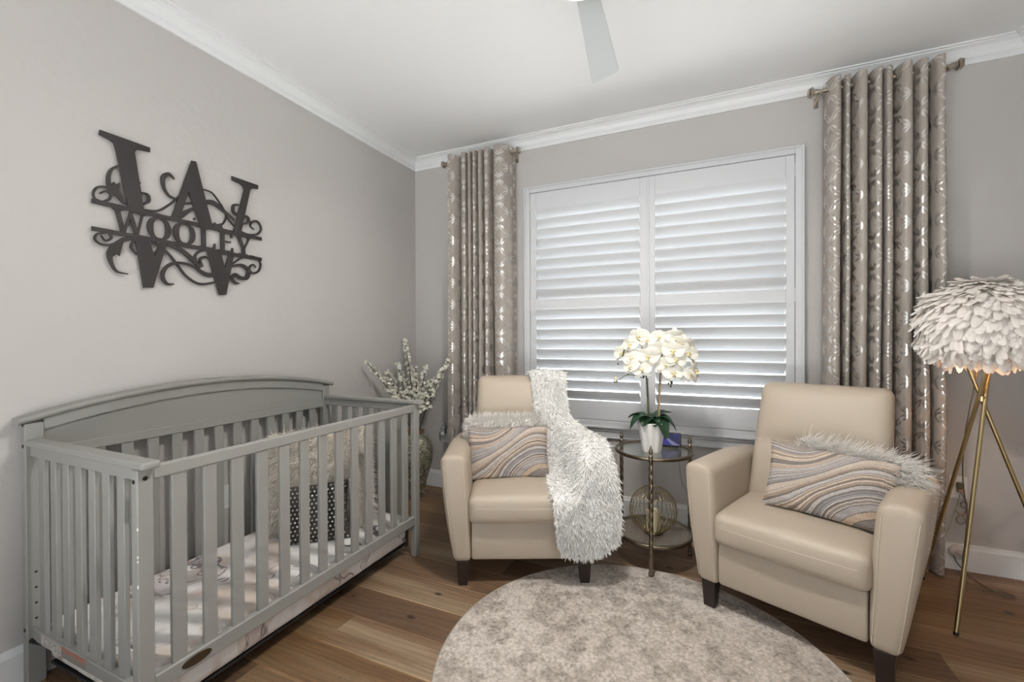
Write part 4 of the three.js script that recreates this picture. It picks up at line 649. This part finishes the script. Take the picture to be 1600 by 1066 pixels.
{
  const p = thing('usb_plug', 'olive and copper plug with thin green cord in the outlet by feather lamp', 'plug', [3.452, 0.445, 0.009]);
  part('plug_body', new RoundedBoxGeometry(0.026, 0.03, 0.022, 3, 0.005).translate(0, 0, 0.011), std({ color: lin(0.12, 0.125, 0.06), roughness: 0.5 }), p);
  part('connector', new RoundedBoxGeometry(0.02, 0.018, 0.02, 2, 0.004).translate(-0.002, -0.024, 0.016), std({ color: lin(0.5, 0.28, 0.20), roughness: 0.4, metalness: 0.4 }), p);
  part('cord', tube([[0, -0.032, 0.016], [-0.02, -0.10, 0.03], [-0.06, -0.20, 0.06], [-0.11, -0.29, 0.09], [-0.15, -0.34, 0.11], [-0.20, -0.37, 0.10]], 0.0022, 40, 6), phys({ color: lin(0.30, 0.40, 0.24), roughness: 0.4 }), p);
  const q = thing('coiled_cord', 'bundled copper-coloured lamp cord hanging below the outlet', 'cord', [3.468, 0.36, 0.014]);
  const cm = std({ color: lin(0.28, 0.20, 0.15), roughness: 0.5 });
  part('cord', tube([[-0.006, 0.045, 0.0], [0, 0.02, 0.004], [0.012, -0.01, 0.006], [0, -0.03, 0.004], [-0.014, -0.012, 0.004], [0.0, 0.004, 0.008], [0.008, -0.04, 0.006], [-0.012, -0.07, 0.006], [-0.03, -0.09, 0.006], [-0.02, -0.115, 0.006], [0.004, -0.105, 0.008], [0.0, -0.08, 0.006], [-0.025, -0.06, 0.006], [-0.034, -0.04, 0.006]], 0.0028, 110, 6), cm, q);
  part('tie', new THREE.TorusGeometry(0.011, 0.003, 6, 16).translate(-0.006, -0.07, 0.006), std({ color: lin(0.55, 0.40, 0.36), roughness: 0.6 }), q);
  const f = thing('foot_switch', 'round clear foot switch leaning on the baseboard behind the lamp', 'switch', [3.443, 0.098, 0.0165]);
  part('body', lathe([[0, 0], [0.034, 0], [0.037, 0.003], [0.036, 0.009], [0.028, 0.015], [0, 0.017]]).rotateX(Math.PI / 2), phys({ color: lin(0.62, 0.57, 0.56), roughness: 0.15, clearcoat: 0.6 }), f); part('button', lathe([[0, 0.024], [0.012, 0.022], [0.015, 0.016], [0.015, 0.012]]).rotateX(Math.PI / 2), phys({ color: lin(0.55, 0.46, 0.44), roughness: 0.2 }), f);
}

// ---------------------------------------------------------------- floor vase with blossom branches in the corner
{
  const vx = 0.186, vz = 0.257, v = thing('mosaic_floor_vase', 'tall champagne mosaic floor vase in the corner behind the crib', 'vase', [vx, 0, vz]);
  const cell = (u, w) => { const x = u * 46, y = w * 40; let b1 = 9, b2 = 9, id = 0; const xi = Math.floor(x), yi = Math.floor(y); for (let j = -1; j <= 1; j++) for (let i = -1; i <= 1; i++) { const cx = xi + i, cy = yi + j, wx = ((cx % 46) + 46) % 46, px = cx + hash2(wx, cy, 1), py = cy + hash2(wx, cy, 2), d = Math.hypot((x - px), (y - py)); if (d < b1) { b2 = b1; b1 = d; id = hash2(wx, cy, 3); } else if (d < b2) b2 = d; } return [b2 - b1, id]; };
  const band = (w) => w > 0.225 && w < 0.30;
  const col = tex(768, 512, (u, w) => { const [e, id] = cell(u, w); if (band(w)) return mix3(C8(140, 130, 100), C8(120, 110, 84), vn(u * 60, w * 40, 2)); if (e < 0.10) return C8(96, 94, 78); return mix3(C8(168, 166, 142), C8(224, 222, 202), id); });
  const rough = tex(768, 512, (u, w) => { const [e, id] = cell(u, w); return band(w) ? [0, 0.5, 0.4] : e < 0.10 ? [0, 0.8, 0] : [0, 0.12 + 0.4 * hash2(Math.floor(id * 999), 4, 4), 0.75]; }, false);
  const bump = tex(768, 512, (u, w) => { const [e, id] = cell(u, w); return band(w) ? 0.4 : smooth(0.02, 0.2, e) * (0.5 + 0.5 * id); }, false);
  const prof = new THREE.CatmullRomCurve3([[0.058, 0], [0.066, 0.02], [0.074, 0.07], [0.080, 0.12], [0.098, 0.18], [0.120, 0.26], [0.129, 0.33], [0.121, 0.40], [0.096, 0.455], [0.066, 0.48], [0.056, 0.492]].map(([r, y]) => V(r, y, 0))).getPoints(60);
  part('body', new THREE.LatheGeometry([new THREE.Vector2(0, 0), ...prof.map((q) => new THREE.Vector2(q.x, q.y))], 64), std({ map: col, roughnessMap: rough, metalnessMap: rough, metalness: 1, roughness: 1, bumpMap: bump, bumpScale: 0.002 }), v);
  part('neck_rim', lathe([[0.056, 0.490], [0.060, 0.494], [0.066, 0.506], [0.067, 0.511], [0.062, 0.512], [0.052, 0.497], [0.050, 0.46]], 48), std({ color: lin(0.30, 0.17, 0.08), roughness: 0.4, metalness: 0.5 }), v);
  const bark = std({ color: lin(0.055, 0.038, 0.028), roughness: 0.8 }), bl = std({ color: lin(0.88, 0.86, 0.76), roughness: 0.75, side: THREE.DoubleSide });
  const pet = grid(2, 3, (u, w) => { const x = (u - 0.5) * 0.008 * Math.sin(Math.PI * clamp(0.12 + 0.8 * w)); return [x, 0.0085 * w, 0.003 * w + 0.002 * Math.abs(u - 0.5)]; });
  const flower = merge([...[0, 1, 2, 3, 4].map((k) => pet.clone().rotateZ(k * 1.2566)), new THREE.SphereGeometry(0.0022, 5, 4)]);
  const tips = [[0.09, 1.065, 0.69, 'leaning furthest left, over the crib'], [0.11, 0.90, 0.54, 'short and low, just above the far crib rail'], [0.045, 1.215, 0.21, 'tallest, standing upright against the corner'], [0.075, 1.03, 0.33, 'left of the tallest, half its height'], [0.15, 0.99, 0.21, 'upright and short in the middle of the bunch'], [0.245, 1.015, 0.20, 'short and straight, right of the middle'], [0.375, 0.985, 0.17, 'leaning right towards the curtain, shorter one'], [0.455, 1.062, 0.205, 'leaning furthest right, touching the curtain'], [0.33, 0.90, 0.26, 'low and leaning right over the vase rim'], [0.03, 0.98, 0.42, 'leaning left close to the crib wall']];
  tips.forEach(([x, y, z, where], i) => {
    const r = rngOf(900 + i), o = thing('blossom_branch', 'white blossom branch in floor vase, ' + where, 'branch', [vx, 0.30, vz], 0, 'blossom branches in the floor vase');
    const end = V(x - vx, y - 0.30, z - vz), neck = V((x - vx) * 0.10, 0.205, (z - vz) * 0.10), foot = V(-(x - vx) * 0.12, -0.1, -(z - vz) * 0.1), mid = neck.clone().lerp(end, 0.5).add(V((r() - 0.5) * 0.03, 0.035, (r() - 0.5) * 0.03));
    const c = new THREE.CatmullRomCurve3([foot, neck, neck.clone().lerp(mid, 0.5).add(V(0, 0.012, 0)), mid, end], false, 'centripetal'), geo = [];
    part('stem', new THREE.TubeGeometry(c, 40, 0.0026, 5), bark, o);
    const n = Math.round(34 + 70 * (y - 0.8));
    for (let k = 0; k < n; k++) {
      const t = 0.50 + 0.5 * Math.pow(k / n, 0.85), p = c.getPoint(t), a = r() * 6.283, tw = V(Math.cos(a), 0.4 + 0.5 * r(), Math.sin(a)).normalize(), off = (0.008 + 0.022 * r()) * (1.25 - 0.75 * (k / n));
      const q = p.clone().addScaledVector(tw, off); geo.push(rod(p, q, 0.0009, 0.0006, 3));
      for (let h = 0; h < 3; h++) { const d = tw.clone().add(V(r() - 0.5, r() - 0.5, r() - 0.5).multiplyScalar(1.4)).normalize(), s = 1.1 + 0.75 * r(); const m = new THREE.Matrix4().compose(q.clone().addScaledVector(d, 0.006), new THREE.Quaternion().setFromUnitVectors(V(0, 0, 1), d), V(s, s, s)); geo.push({ f: m }); }
    }
    part('twigs', merge(geo.filter((g) => !g.f)), bark, o);
    const b = part('blossoms', merge(geo.filter((g) => g.f).map((g) => flower.clone().applyMatrix4(g.f))), bl, o); b.userData.kind = 'stuff';
  });
}

scene.traverse((o) => { if (o.isMesh) o.castShadow = o.receiveShadow = true; });
renderer.render(scene, camera);
